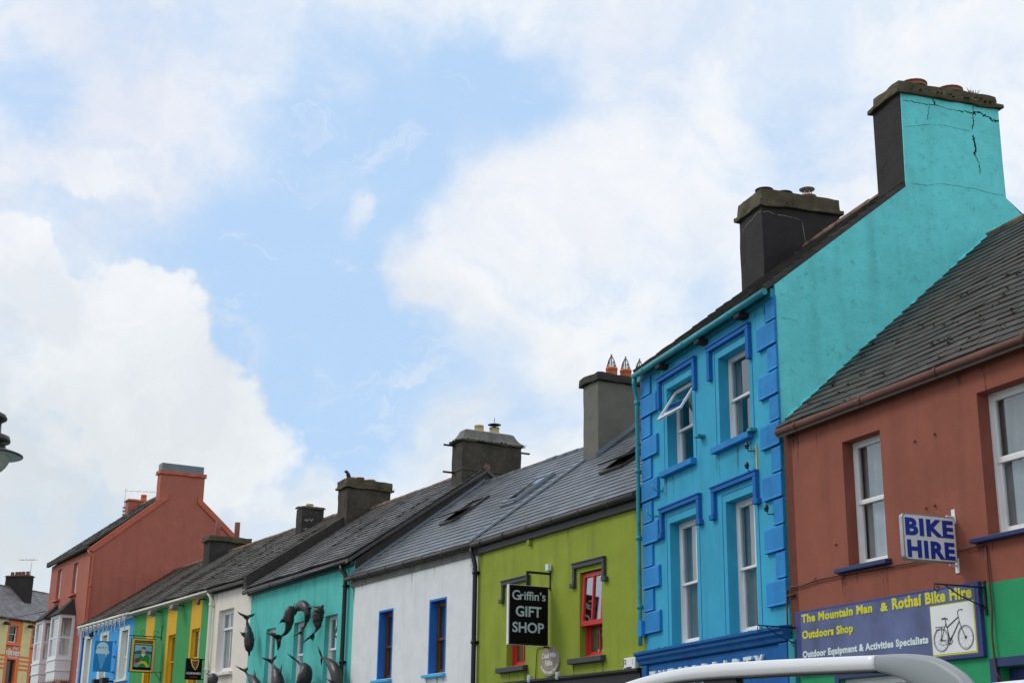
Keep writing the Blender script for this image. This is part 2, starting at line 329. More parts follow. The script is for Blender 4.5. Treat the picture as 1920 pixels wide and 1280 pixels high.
# ------------------------------------------------------------------ mesh helpers
BASE = {}
class MB:
    def __init__(s): s.v = []; s.f = []; s.m = []; s.uv = {}; s.rn = {}; s.sm = set()
    def add(s, vs, fs, m=0, smooth=False):
        o = len(s.v); s.v += [tuple(v) for v in vs]
        for f in fs:
            if smooth: s.sm.add(len(s.f))
            s.f.append(tuple(i + o for i in f)); s.m.append(m)
        return s
    def box(s, x0, x1, y0, y1, z0, z1, m=0):
        return s.add([(x0, y0, z0), (x1, y0, z0), (x1, y1, z0), (x0, y1, z0), (x0, y0, z1), (x1, y0, z1), (x1, y1, z1), (x0, y1, z1)],
                     [(3, 2, 1, 0), (4, 5, 6, 7), (0, 1, 5, 4), (1, 2, 6, 5), (2, 3, 7, 6), (3, 0, 4, 7)], m)
    def prism(s, pts, axis, a, b, m=0):
        # pts are 2-D; axis 'x': (y,z) ; 'y': (x,z) ; 'z': (x,y)
        def P(p, t): return {'x': (t, p[0], p[1]), 'y': (p[0], t, p[1]), 'z': (p[0], p[1], t)}[axis]
        n = len(pts)
        return s.add([P(p, a) for p in pts] + [P(p, b) for p in pts],
                     [tuple(range(n)), tuple(range(2 * n - 1, n - 1, -1))] + [(i, (i + 1) % n, n + (i + 1) % n, n + i) for i in range(n)], m)
    def poly(s, pts, m=0): return s.add(pts, [tuple(range(len(pts)))], m)
    def tube(s, pts, r, n=8, m=0, caps=True, smooth=True):
        pts = [Vector(p) for p in pts]; rs = r if isinstance(r, (list, tuple)) else [r] * len(pts)
        vs = []; prev = None
        for i, p in enumerate(pts):
            t = (pts[min(i + 1, len(pts) - 1)] - pts[max(i - 1, 0)])
            if t.length < 1e-9: t = Vector((0, 0, 1))
            t.normalize()
            if prev is None:
                a = Vector((0, 0, 1)) if abs(t.z) < .9 else Vector((1, 0, 0))
                u = t.cross(a).normalized()
            else:
                u = (prev - t * prev.dot(t)).normalized()
            prev = u; w = t.cross(u)
            for k in range(n):
                q = 2 * math.pi * k / n
                vs.append(p + (u * math.cos(q) + w * math.sin(q)) * rs[i])
        fs = []
        for i in range(len(pts) - 1):
            for k in range(n):
                fs.append((i * n + k, i * n + (k + 1) % n, (i + 1) * n + (k + 1) % n, (i + 1) * n + k))
        s.add(vs, fs, m, smooth)
        if caps:
            o = len(s.v) - len(vs)
            s.f.append(tuple(o + k for k in range(n))[::-1]); s.m.append(m)
            s.f.append(tuple(o + (len(pts) - 1) * n + k for k in range(n))); s.m.append(m)
        return s
    def lathe(s, c, prof, n=20, m=0, sx=1., sy=1.):
        # prof: (r, z) ; axis +z through c
        vs = []
        for (r, z) in prof:
            for k in range(n):
                q = 2 * math.pi * k / n
                vs.append((c[0] + r * math.cos(q) * sx, c[1] + r * math.sin(q) * sy, c[2] + z))
        fs = [(i * n + k, i * n + (k + 1) % n, (i + 1) * n + (k + 1) % n, (i + 1) * n + k) for i in range(len(prof) - 1) for k in range(n)]
        s.add(vs, fs, m, True)
        o = len(s.v) - len(vs)
        s.f.append(tuple(o + k for k in range(n))[::-1]); s.m.append(m)
        s.f.append(tuple(o + (len(prof) - 1) * n + k for k in range(n))); s.m.append(m)
        return s
    def mesh(s, name, mats, sh=(0, 0, 0), recalc=True, smooth=None):
        me = bpy.data.meshes.new(name)
        me.from_pydata([(v[0] - sh[0], v[1] - sh[1], v[2] - sh[2]) for v in s.v], [], s.f)
        for i, p in enumerate(me.polygons):
            p.material_index = s.m[i]
            if i in s.sm: p.use_smooth = True
        if s.rn:
            l1 = me.uv_layers.new(name='rnd')
            for i, p in enumerate(me.polygons):
                a, b = s.rn.get(i, (.5, .5))
                for li in p.loop_indices: l1.data[li].uv = (a, b)
        if recalc:
            bm = bmesh.new(); bm.from_mesh(me); bmesh.ops.recalc_face_normals(bm, faces=bm.faces); bm.to_mesh(me); bm.free()
        if not isinstance(mats, (list, tuple)): mats = [mats]
        for q in mats: me.materials.append(M[q] if isinstance(q, str) else q)
        me.update(); return me
    def build(s, name, mats, parent=None, bev=0., recalc=True):
        sh = BASE.get(parent.name, (0, 0, 0)) if parent else (0, 0, 0)
        o = bpy.data.objects.new(name, s.mesh(name, mats, sh, recalc)); COL.objects.link(o)
        if parent:
            o.parent = parent; BASE[o.name] = sh
        if bev:
            b = o.modifiers.new('bevel', 'BEVEL'); b.width = bev; b.segments = 2; b.limit_method = 'ANGLE'; b.angle_limit = R(40); b.harden_normals = False
        return o

def drips(par, u0, u1, z, seed, n=7, lmax=.5, y=-.0015, m='grime'):
    """rain runs below a sill"""
    rng = random.Random(seed); mb = MB()
    for k in range(n):
        u = rng.choice([u0 + rng.uniform(0, .12), u1 - rng.uniform(0, .12), rng.uniform(u0, u1)]); l = lmax * rng.uniform(.25, 1); w = rng.uniform(.01, .045); d = rng.gauss(0, .01); yy = y - k * .0001
        mb.add([(u - w, yy, z), (u + w, yy, z), (u + w * .6 + d, yy, z - l * .6), (u - w * .5 + d, yy, z - l * .6), (u + d, yy, z - l)], [(0, 1, 2, 3), (3, 2, 4)])
    return mb.build('rain_stain', m, par, recalc=False)

class Frame:
    # plan frame along a facade: x to the right along the wall, y into the house, z up
    def __init__(s, P, az):
        a = R(az); s.P = Vector((P[0], P[1])); s.d = -Vector((math.sin(a), math.cos(a))); s.rot = math.atan2(s.d.y, s.d.x)
        s.i = Vector((-s.d.y, s.d.x))
    def pt(s, u, y=0, z=0):
        q = s.P + s.d * u + s.i * y; return Vector((q.x, q.y, z))
def tag(o, label, cat, group=None, kind=None):
    o['label'] = label; o['category'] = cat
    if group: o['group'] = group
    if kind: o['kind'] = kind
    return o
def thing(name, label, cat, fr, base=(0, 0, 0), group=None):
    o = bpy.data.objects.new(name, None); COL.objects.link(o); o.empty_display_size = .3
    o.location = fr.pt(*base); o.rotation_euler = (0, 0, fr.rot)
    BASE[o.name] = base
    return tag(o, label, cat, group)
def solo(name, label, cat, fr, base, mb, mats, group=None, bev=0.):
    o = bpy.data.objects.new(name, mb.mesh(name, mats, base)); COL.objects.link(o)
    o.location = fr.pt(*base); o.rotation_euler = (0, 0, fr.rot); BASE[o.name] = base
    if bev:
        b = o.modifiers.new('bevel', 'BEVEL'); b.width = bev; b.segments = 2; b.limit_method = 'ANGLE'
    return tag(o, label, cat, group)
def structure(name, mb, mats):
    o = mb.build(name, mats); o['kind'] = 'structure'; return o

def text(par, s, plane, x, y, z, w, h, m, bold=0., ext=.004, shear=0., name='lettering', sp=1.0):
    # plane 'front': on a facade (x = left edge, y = surface) ; 'side': on a board at right angles (x = surface, y = left edge)
    cu = bpy.data.curves.new('lettering', 'FONT'); cu.body = s; cu.offset = bold; cu.extrude = .01; cu.resolution_u = 4; cu.shear = shear; cu.space_character = sp
    o = bpy.data.objects.new('lettering', cu); COL.objects.link(o)
    bpy.context.view_layer.update()
    dg = bpy.context.evaluated_depsgraph_get()
    me = bpy.data.meshes.new_from_object(o.evaluated_get(dg)); bpy.data.objects.remove(o); bpy.data.curves.remove(cu)
    xs = [v.co.x for v in me.vertices]; ys = [v.co.y for v in me.vertices]
    x0, x1, y0, y1 = min(xs), max(xs), min(ys), max(ys)
    kx = w / (x1 - x0); ky = h / (y1 - y0)
    sh = BASE.get(par.name, (0, 0, 0))
    for v in me.vertices:
        a = (v.co.x - x0) * kx; b = (v.co.y - y0) * ky; e = (v.co.z + .01) / .02 * ext
        if plane == 'front': v.co = (x + a - sh[0], y - e - sh[1], z + b - sh[2])
        else: v.co = (x + e - sh[0], y + a - sh[1], z + b - sh[2])
    me.materials.clear(); me.materials.append(M[m])
    ob = bpy.data.objects.new(name, me); COL.objects.link(ob); ob.parent = par; BASE[ob.name] = sh
    return ob

def facade(par, u0, u1, z0, z1, holes, mats, cellmat=None, xs=(), zs=(), name='wall', gables=None, y=0., revm=None):
    """front wall with real openings; holes = (u0,u1,z0,z1,depth). gables = (profile, left?, right?)"""
    mb = MB()
    X = sorted(set([u0, u1] + [q for h in holes for q in h[:2]] + list(xs)))
    Z = sorted(set([z0, z1] + [q for h in holes for q in h[2:4]] + list(zs)))
    for i in range(len(X) - 1):
        for j in range(len(Z) - 1):
            xc, zc = (X[i] + X[i + 1]) / 2, (Z[j] + Z[j + 1]) / 2
            if any(h[0] < xc < h[1] and h[2] < zc < h[3] for h in holes): continue
            mb.poly([(X[i], y, Z[j]), (X[i + 1], y, Z[j]), (X[i + 1], y, Z[j + 1]), (X[i], y, Z[j + 1])], cellmat(xc, zc) if cellmat else 0)
    for h in holes:
        a, b, c, d, dp = h[:5]; k = cellmat((a + b) / 2, d - .05) if cellmat else 0
        if len(h) > 5: k = h[5]
        for q in ([(a, y, c), (a, y + dp, c), (a, y + dp, d), (a, y, d)], [(b, y, c), (b, y, d), (b, y + dp, d), (b, y + dp, c)],
                  [(a, y, d), (a, y + dp, d), (b, y + dp, d), (b, y, d)], [(a, y, c), (b, y, c), (b, y + dp, c), (a, y + dp, c)]):
            mb.poly(q, k)
    if gables:
        prof, L_, R_, back = gables
        if L_: mb.prism(prof, 'x', u0, u0 + .2)
        if R_: mb.prism(prof, 'x', u1 - .2, u1)
        mb.box(u0 + .21, u1 - .21, back - .2, back - .01, z0, z1)
    return mb.build(name, mats, par, recalc=False)

def slates(mb, u0, u1, ed, ez, rd, rz, course, sw, rng, kL=0., kR=0., rag=.012, thick=.014, sag=0., tilt=.35, m=0):
    Ls = math.hypot(rd - ed, rz - ez); cd, sn = (rd - ed) / Ls, (rz - ez) / Ls
    ph = [rng.uniform(0, 6) for _ in range(4)]
    def P(u, s, n):
        d = ed + s * cd - n * sn; z = ez + s * sn + n * cd
        f = (u - u0) / (u1 - u0); k = kL * (1 - f) + kR * f
        z -= sag * (math.sin(math.pi * max(0, min(1, s / Ls))) * (.6 + .4 * math.sin(u * 1.1 + ph[0])) + .35 * math.sin(u * 2.3 + ph[1] + s * .7))
        return (u + k * max(0, d), d, z)
    rows = int(Ls / course)
    for i in range(rows + 1):
        s0 = i * course; s1 = min(Ls, s0 + course * 1.15)
        if s0 > Ls - .03: break
        a = u0 - (sw * .5 if i % 2 else 0)
        while a < u1 - .001:
            b = a + sw; x0, x1 = max(a, u0), min(b, u1) ; a = b
            if x1 - x0 < .01: continue
            x1 -= .0015 + rag * .15
            j = rng.gauss(0, rag); lf = abs(rng.gauss(0, thick * tilt)); tl = rng.gauss(0, rag * .25)
            t = thick + lf
            lo = max(0 if i else -.05, s0 + j)
            vs = [P(x0, lo + tl, t), P(x1, lo - tl, t + rng.gauss(0, .002)), P(x1, s1, .004), P(x0, s1, .004), P(x0, lo + tl, -.01), P(x1, lo - tl, -.01), P(x1, s1, -.01), P(x0, s1, -.01)]
            n0 = len(mb.f)
            mb.add(vs, [(0, 1, 2, 3), (0, 4, 5, 1), (1, 5, 6, 2), (0, 3, 7, 4)], m)
            r = (rng.random() ** 1.2, rng.random())
            for q in range(n0, len(mb.f)): mb.rn[q] = r

def roof(par, u0, u1, ez, rd, rz, slate, seed, ed=-.12, kL=0., kR=0., course=.2, sw=.26, rag=.012, sag=0., ridge='ridge', thick=.014, under=.07, ridge_r=.09, tilt=.35):
    rng = random.Random(seed)
    mb = MB()
    slates(mb, u0, u1, ed, ez, rd, rz, course, sw, rng, kL, kR, rag, thick, sag, tilt)
    bd = 2 * rd - ed
    def U(u, d): return u + (kL if u == u0 else kR) * max(0, d)
    a, b = u0, u1
    sl = .012 + sag * 1.4
    V = [(U(a, ed), ed, ez - sl), (U(b, ed), ed, ez - sl), (U(b, rd), rd, rz - sl), (U(a, rd), rd, rz - sl), (U(a, bd), bd, ez - sl), (U(b, bd), bd, ez - sl)]
    V += [(x, y, z - under) for x, y, z in V]
    n0 = len(mb.f)
    mb.add(V, [(0, 1, 2, 3), (3, 2, 5, 4), (6, 9, 8, 7), (9, 10, 11, 8), (0, 6, 7, 1), (1, 7, 8, 2), (2, 8, 11, 5), (5, 11, 10, 4), (4, 10, 9, 3), (3, 9, 6, 0)])
    for q in range(n0, len(mb.f)): mb.rn[q] = (.1, .6)
    o = mb.build('roof', slate, par, recalc=False)
    if ridge:
        rb = MB(); x = U(a, rd) + .02
        while x < U(b, rd) - .1:
            l = min(.45, U(b, rd) - x); dz = rng.gauss(0, .006); rr = ridge_r * rng.uniform(.96, 1.04)
            rb.tube([(x, rd, rz - .03 + dz), (x + l - .012, rd, rz - .03 + dz + rng.gauss(0, .004))], rr, 10)
            x += l
        rb.build('ridge_tile_row', ridge, o)
    return o

def roughen(o, amp, edge=.16, fine=.4):
    """break up straight masonry edges"""
    me = o.data; bm = bmesh.new(); bm.from_mesh(me)
    for _ in range(5):
        es = [e for e in bm.edges if e.calc_length() > edge]
        if not es: break
        bmesh.ops.subdivide_edges(bm, edges=es, cuts=1, use_grid_fill=True)
    for v in bm.verts:
        p = v.co + Vector((o.name.__len__() * 3.1, len(bm.verts) * .37, 0))
        v.co += noise.noise_vector(p * 3.2) * amp + noise.noise_vector(p * 11) * amp * fine
    bm.to_mesh(me); bm.free(); me.update()
def chimney(par, x0, x1, y0, y1, z0, z1, cap, mats=('chim', 'capm'), lip=.06, lipz=.08, capin=.02, band=None, bodymats=None, taper=0., name='chimney'):
    """rendered stack with an oversailing course and a cap"""
    mb = MB()
    t = taper
    mb.add([(x0, y0, z0), (x1, y0, z0), (x1, y1, z0), (x0, y1, z0), (x0 + t, y0 + t, z1), (x1 - t, y0 + t, z1), (x1 - t, y1 - t, z1), (x0 + t, y1 - t, z1)],
           [(3, 2, 1, 0), (4, 5, 6, 7), (0, 1, 5, 4), (1, 2, 6, 5), (2, 3, 7, 6), (3, 0, 4, 7)])
    if band:
        for q in band: mb.box(x0 - .015, x1 + .015, y0 - .015, y1 + .015, q, q + .05)
    o = mb.build(name, [mats[0]], par, bev=.012); roughen(o, .012, .25) if x0 != 3.88 else None
    cb = MB(); rng = random.Random(int(abs(x0 * 100) + z1 * 10))
    cb.box(x0 - lip, x1 + lip, y0 - lip, y1 + lip, z1, z1 + lipz)
    cb.box(x0 - capin, x1 + capin, y0 - capin, y1 + capin, z1 + lipz, z1 + cap)
    roughen(cb.build('chimney_cap', mats[1], o, bev=.012), .03, .12)
    return o
def pot(ch, x, y, z, h, r, m, cone=False, lid=None, taper=.9):
    mb = MB()
    mb.lathe((x, y, z), [(r * 1.05, 0), (r, h * .15), (r * taper, h * .78), (r * 1.02 * taper + .004, h * .8), (r * 1.02 * taper + .004, h), (r * .75 * taper, h), (r * .7 * taper, h - .05)], 18)
    o = mb.build('chimney_pot', m, ch)
    return o
def gutter(par, u0, u1, y, z, r, m, every=1.2, kw=0, name='gutter', slope=0.):
    mb = MB(); mb.tube([(u0, y, z), ((u0 + u1) / 2, y, z + slope), (u1, y, z)], r, 12)
    x = u0 + .4
    while x < u1 - .1:
        mb.tube([(x, y, z), (x + .05, y, z)], r * 1.14, 12); x += every
    return mb.build(name, m, par)
def pipe(par, pts, r, m, clips=(), name='downpipe'):
    mb = MB(); mb.tube(pts, r, 10)
    for (x, y, z) in clips: mb.tube([(x, y, z), (x, y, z + .06)], r * 1.3, 10); mb.box(x - r * 1.8, x + r * 1.8, y + r, y + r + .02, z, z + .05)
    return mb.build(name, m, par)

def curtain_mesh(u0, u1, y, z0, z1, amp=.02, freq=40., gap=None, rng=random):
    mb = MB(); n = max(6, int((u1 - u0) / .03)); p = rng.uniform(0, 6)
    vs = []
    for i in range(n + 1):
        u = u0 + (u1 - u0) * i / n
        q = amp * (math.sin(u * freq + p) + .5 * math.sin(u * freq * 2.3 + p))
        vs += [(u, y + q, z0), (u, y + q, z1)]
    mb.add(vs, [(2 * i, 2 * i + 2, 2 * i + 3, 2 * i + 1) for i in range(n)], 0, True)
    return mb

def window(par, u0, u1, z0, z1, rho, fm, tr=None, mull=(), lmull=(), fw=.045, ow=.03, glass='glass', curt=(), sill=None, trh=.05, label=None, lower_back=.03):
    """sash window set back rho behind the wall face. tr = height of the meeting rail; mull/lmull = glazing bars (fractions) in the upper/lower part"""
    mb = MB(); gb = MB(); y = rho
    mb.box(u0, u0 + ow, y, y + .1, z0, z1); mb.box(u1 - ow, u1, y, y + .1, z0, z1)
    mb.box(u0 + ow, u1 - ow, y, y + .1, z1 - ow, z1); mb.box(u0 + ow, u1 - ow, y, y + .1, z0, z0 + ow)
    a, b = u0 + ow, u1 - ow
    def sash(za, zb, yy, bars):
        mb.box(a, a + fw, yy, yy + .04, za, zb); mb.box(b - fw, b, yy, yy + .04, za, zb)
        mb.box(a + fw, b - fw, yy, yy + .04, zb - fw, zb); mb.box(a + fw, b - fw, yy, yy + .04, za, za + fw)
        for f in bars:
            x = a + (b - a) * f; mb.box(x - .014, x + .014, yy + .004, yy + .036, za + fw, zb - fw)
        gb.poly([(a + fw - .004, yy + .022, za + fw - .004), (b - fw + .004, yy + .022, za + fw - .004), (b - fw + .004, yy + .022, zb - fw + .004), (a + fw - .004, yy + .022, zb - fw + .004)])
    if tr is None: sash(z0 + ow, z1 - ow, y + .015, mull)
    else:
        sash(tr - trh / 2, z1 - ow, y + .008, mull)
        sash(z0 + ow, tr - trh / 2 - .002 + (trh if lower_back else 0), y + .012 + lower_back, lmull)
    o = mb.build('window', fm, par, bev=.004)
    gb.build('pane', glass, o)
    for (f0, f1, g0, g1, cm) in curt:
        curtain_mesh(u0 + (u1 - u0) * f0, u0 + (u1 - u0) * f1, y + .115, z0 + (z1 - z0) * g0, z0 + (z1 - z0) * g1).build('curtain', cm, o)
    if sill:
        sm, su0, su1, sz0, sz1, pr = sill
        sb = MB(); sb.prism([(-pr, sz0 + .01), (-pr, sz1 - .015), (rho + .02, sz1 + .004), (rho + .02, sz0)], 'x', su0, su1)
        sb.build('sill', sm, o, bev=.008)
    if label: o['label'] = label
    return o
def hood(win, u0, u1, zt, zb, w, th, pr, m, stub=.0):
    mb = MB()
    mb.box(u0, u1, -pr, 0.01, zt - th, zt)
    mb.box(u0, u0 + w, -pr + .004, 0.01, zb, zt - th); mb.box(u1 - w, u1, -pr + .004, 0.01, zb, zt - th)
    mb.box(u0 - .01, u1 + .01, -pr - .015, 0.01, zt, zt + .025)
    if stub:
        for (a, b) in ((u0 - stub, u0 + w), (u1 - w, u1 + stub)): mb.box(a, b, -pr - .01, 0.01, zb - .07, zb)
    mb.build('hood_mould', m, win, bev=.006)
def ribbon(par, pts, w, m, name='crack', axis='x', at=0., jit=.5):
    """thin sheet following a line on a plane: axis 'x' = plane x=at with (y,z) points"""
    mb = MB(); rng = random.Random(len(pts) * 7 + int(pts[0][0] * 100))
    P = []
    for i in range(len(pts) - 1):
        for k in range(5):
            t = k / 5; P.append([pts[i][0] * (1 - t) + pts[i + 1][0] * t + rng.gauss(0, w * jit), pts[i][1] * (1 - t) + pts[i + 1][1] * t + rng.gauss(0, w * jit)])
    P.append(list(pts[-1])); vs = []
    for i, p in enumerate(P):
        a = P[max(0, i - 1)]; b = P[min(len(P) - 1, i + 1)]; dx, dz = b[0] - a[0], b[1] - a[1]; l = math.hypot(dx, dz) or 1
        ww = w * rng.uniform(.4, 1.3) * (.25 if i in (0, len(P) - 1) else 1) / 2
        for s in (-1, 1):
            q = (p[0] - s * dz / l * ww, p[1] + s * dx / l * ww)
            vs.append((at, q[0], q[1]) if axis == 'x' else (q[0], at, q[1]))
    mb.add(vs, [(2 * i, 2 * i + 1, 2 * i + 3, 2 * i + 2) for i in range(len(P) - 1)])
    return mb.build(name, m, par)
def tufts(par, pts, m='moss', name='moss', r=.03, n=6, seed=1, flat=.5):
    rng = random.Random(seed); mb = MB()
    for p in pts:
        for _ in range(n):
            c = (p[0] + rng.gauss(0, r * 1.2), p[1] + rng.gauss(0, r), p[2] + rng.gauss(0, r * .3)); q = r * rng.uniform(.4, 1.)
            mb.lathe((c[0], c[1], c[2] - q * flat * .5), [(q * .5, 0), (q, q * flat * .5), (q * .75, q * flat), (q * .2, q * flat * 1.25)], 6)
    o = mb.build(name, m, par); o['kind'] = 'stuff'; return o
def blades(par, c, n, h, spread, m, seed=3, name='grass_tuft'):
    rng = random.Random(seed); mb = MB()
    for _ in range(n):
        x, y = c[0] + rng.uniform(-1, 1) * spread * .5, c[1] + rng.uniform(-1.6, 1.6) * spread; a = rng.uniform(0, 6.28); l = h * rng.uniform(.5, 1.2); t = rng.uniform(.2, .9) * l
        dx, dy = math.cos(a), math.sin(a)
        mb.add([(x - dy * .006, y + dx * .006, c[2]), (x + dy * .006, y - dx * .006, c[2]), (x + dx * t * .5, y + dy * t * .5, c[2] + l * .7), (x + dx * t, y + dy * t, c[2] + l)], [(0, 1, 2), (1, 3, 2)])
    o = mb.build(name, m, par, recalc=False); return o

# ------------------------------------------------------------------ plan of the street
A = Frame((3.45039, 17.54841), -22.0)
B = Frame((2.03826, 22.0), -17.6)
C = Frame((2.03826, 22.0), -26.5)
D = Frame((-0.592, 27.277), -29.2)
E_ = Frame((-3.578, 32.619), -28.8)
F_ = Frame((-6.939, 38.732), -31.0)
I_ = Frame((-15.61726, 53.17503), -30.3)
J_ = Frame((-35.25160, 100.0), 202.0)
K = Frame((1.30249, 4.5), -22.0)

# ------------------------------------------------------------------ ground
def ground_z(x, y):
    t = max(0, min(1, (y - 50) / 55)); return 6.6 * t * t * (3 - 2 * t)
gb = MB()
xs = [-1500, -400, -120, -60, -30, -15, 0, 15, 30, 60, 120, 400, 1500]; ys = [-1500, -300, -60, -20, 0, 15, 30, 45, 52, 58, 64, 70, 76, 82, 88, 94, 100, 108, 130, 250, 600, 1500]
gb.add([(x, y, ground_z(x, y) - .02) for y in ys for x in xs], [(j * len(xs) + i, j * len(xs) + i + 1, (j + 1) * len(xs) + i + 1, (j + 1) * len(xs) + i) for j in range(len(ys) - 1) for i in range(len(xs) - 1)], 0, True)
structure('ground', gb, 'field')
front = [A.pt(16), A.pt(9), A.pt(0), C.pt(-5.9), E_.pt(-7), F_.pt(-8), F_.pt(-16.85), I_.pt(-6.5), I_.pt(-25), I_.pt(-45)]
outs = [Vector((-A.i.x, -A.i.y, 0))] * 2 + [Vector((-C.i.x, -C.i.y, 0))] * 2 + [Vector((-F_.i.x, -F_.i.y, 0))] * 6
def strip(o0, o1, dz, name, m, ext=0):
    mb = MB(); vs = []
    for p, o in zip(front, outs):
        for k in (o0, o1):
            q = p + o * k; vs.append((q.x, q.y, ground_z(q.x, q.y) + dz))
    n = len(front)
    mb.add(vs, [(2 * i, 2 * i + 1, 2 * i + 3, 2 * i + 2) for i in range(n - 1)])
    structure(name, mb, m)
strip(1.8, 9.6, .02, 'road', 'asphalt')
mbp = MB()
for (o0, o1, nm) in ((-.05, 1.65, 'pavement'), (9.75, 12.5, 'far_pavement')):
    strip(o0, o1, .14, nm, 'paving')
for (o0, o1, nm) in ((1.65, 1.8, 'kerb'), (9.6, 9.75, 'far_kerb')):
    mb = MB(); vs = []
    for p, o in zip(front, outs):
        for k, dz in ((o0, -.05), (o0, .145), (o1, .145), (o1, -.05)):
            q = p + o * k; vs.append((q.x, q.y, ground_z(q.x, q.y) + dz))
    mb.add(vs, [(4 * i + j, 4 * i + j + 1, 4 * i + j + 5, 4 * i + j + 4) for i in range(len(front) - 1) for j in range(3)])
    structure(nm, mb, 'kerb')

# ------------------------------------------------------------------ house A : terracotta shop
def prof(ez, rd, rz, back=None): b = back or 2 * rd; return [(.004, -.2), (b, -.2), (b, ez - .02), (rd, rz - .1), (.004, ez - .02)]
hA = thing('terracotta_shop_house', 'terracotta rendered house over a green shopfront with a dark slate roof', 'house', A)
WA = [(1.23, 1.96, 3.915, 5.37, .26), (3.61, 4.90, 3.93, 5.40, .26), (6.6, 7.9, 3.93, 5.4, .26), (.95, 2.5, .7, 2.66, .2), (3.60, 5.3, .05, 2.64, .3), (6.2, 8.2, .7, 2.64, .2)]
facade(hA, 0, 9.6, -.2, 5.74, WA, ['pink', 'green', 'browntrim'], lambda x, z: (2 if x < .17 else 0) if z > 3.3 and (z > 3.46 or x < .17) else 1, xs=(.17,), zs=(3.3, 3.46), gables=(prof(5.74, 3.4, 8.87), 0, 1, 6.8))
wv_ = window(hA, 1.23, 1.96, 3.915, 5.37, .145, 'wframe', tr=4.655, fw=.042, ow=.032, trh=.06, curt=[(.02, .98, 0, .5, 'net'), (.02, .98, .5, .98, 'greynet')], sill=('navy', 1.05, 2.03, 3.835, 3.912, .09), lower_back=.012)
window(hA, 3.61, 4.90, 3.93, 5.40, .145, 'wframe', tr=4.70, fw=.05, ow=.035, trh=.07, curt=[(.0, 1, 0, .52, 'net'), (.0, .75, .5, 1, 'greynet')], sill=('navy', 3.42, 5.08, 3.855, 3.927, .09), lower_back=.012)
window(hA, 6.6, 7.9, 3.93, 5.40, .145, 'wframe', tr=4.70, fw=.065, ow=.05, curt=[(.0, 1, 0, .5, 'net')], sill=('navy', 6.42, 8.08, 3.855, 3.927, .09))
window(hA, .95, 2.5, .7, 2.66, .06, 'wframe', fw=.05, mull=(.38, .68), curt=[(0, 1, 0, .4, 'drape')])
window(hA, 6.2, 8.2, .7, 2.64, .06, 'navy', fw=.05, mull=(.5,))
dm = MB(); dm.box(3.60, 3.68, .12, .2, .05, 2.64); dm.box(5.22, 5.3, .12, .2, .05, 2.64); dm.box(3.68, 5.22, .12, .2, 2.5, 2.64); dm.box(4.4, 4.48, .12, .2, .05, 2.5)
dr = dm.build('door', 'navy', hA, bev=.006)
g_ = MB(); g_.poly([(3.68, .16, .05), (5.22, .16, .05), (5.22, .16, 2.5), (3.68, .16, 2.5)]); g_.build('pane', 'glass', dr)
sm_ = MB()
for (a, b, c, d) in ((3.5, 3.6, .0, 2.73), (5.3, 5.4, .0, 2.73), (3.6, 5.3, 2.64, 2.73), (.87, .95, .6, 2.74), (2.5, 2.58, .6, 2.74), (.95, 2.5, 2.66, 2.74)): sm_.box(a, b, -.03, .02, c, d)
sm_.build('shopfront_surround', 'navy', hA, bev=.004)
tp = MB(); tp.box(-.02, .115, -.06, .02, -.1, 3.18); tp.build('pilaster', 'turq_gut', hA, bev=.006)
rA = roof(hA, .03, 9.7, 5.78, 3.4, 8.9, 'slateA', 11, ed=-.12, course=.18, sw=.27, rag=.007, sag=.03, thick=.016, tilt=.25, ridge_r=.06)
gutter(hA, .02, 9.7, -.1, 5.735, .052, 'pink_gut', every=1.35)
rngm = random.Random(5)
pts = []
for k in range(90):
    u = rngm.uniform(.3, 8); s = int(rngm.triangular(0, 16, 1)) * .18 + .01
    d = -.12 + s * .745 ; z = 5.79 + s * .667
    pts.append((u, d - .012, z + .016))
tufts(rA, pts, 'moss', r=.024, n=3, seed=8, flat=.35)
for (u, z) in ((2.57, 5.11), (2.91, 5.12), (2.68, 4.36), (2.83, 4.36), (.55, 3.85), (1.0, 4.2)): MB().tube([(u, .01, z), (u, -.03, z)], .014, 8).build('rusty_bolt', 'terra2', hA)
# cable across the wall
mb = MB(); cp = [(-.06, -.03, 3.22), (-.05, -.03, 3.55), (-.03, -.03, 3.77), (.05, -.03, 3.80), (.3, -.03, 3.795), (.6, -.03, 3.825), (1.2, -.03, 3.83), (1.9, -.03, 3.82), (2.4, -.03, 3.805), (3.0, -.03, 3.83), (3.55, -.03, 3.835)]
mb.tube(cp, .011, 6); mb.tube([(3.58, -.02, 3.835), (3.59, -.025, 3.6), (3.60, -.025, 3.2), (3.585, -.04, 2.95), (3.6, -.04, 2.6), (3.7, -.04, 2.45)], .011, 6); mb.box(-.02, .12, -.045, .0, 3.70, 3.715)
solo('wall_cable', 'thin dark cable clipped across the terracotta wall below its upstairs windows', 'cable', A, (1.8, 0, 3.8), mb, 'pink_gut')

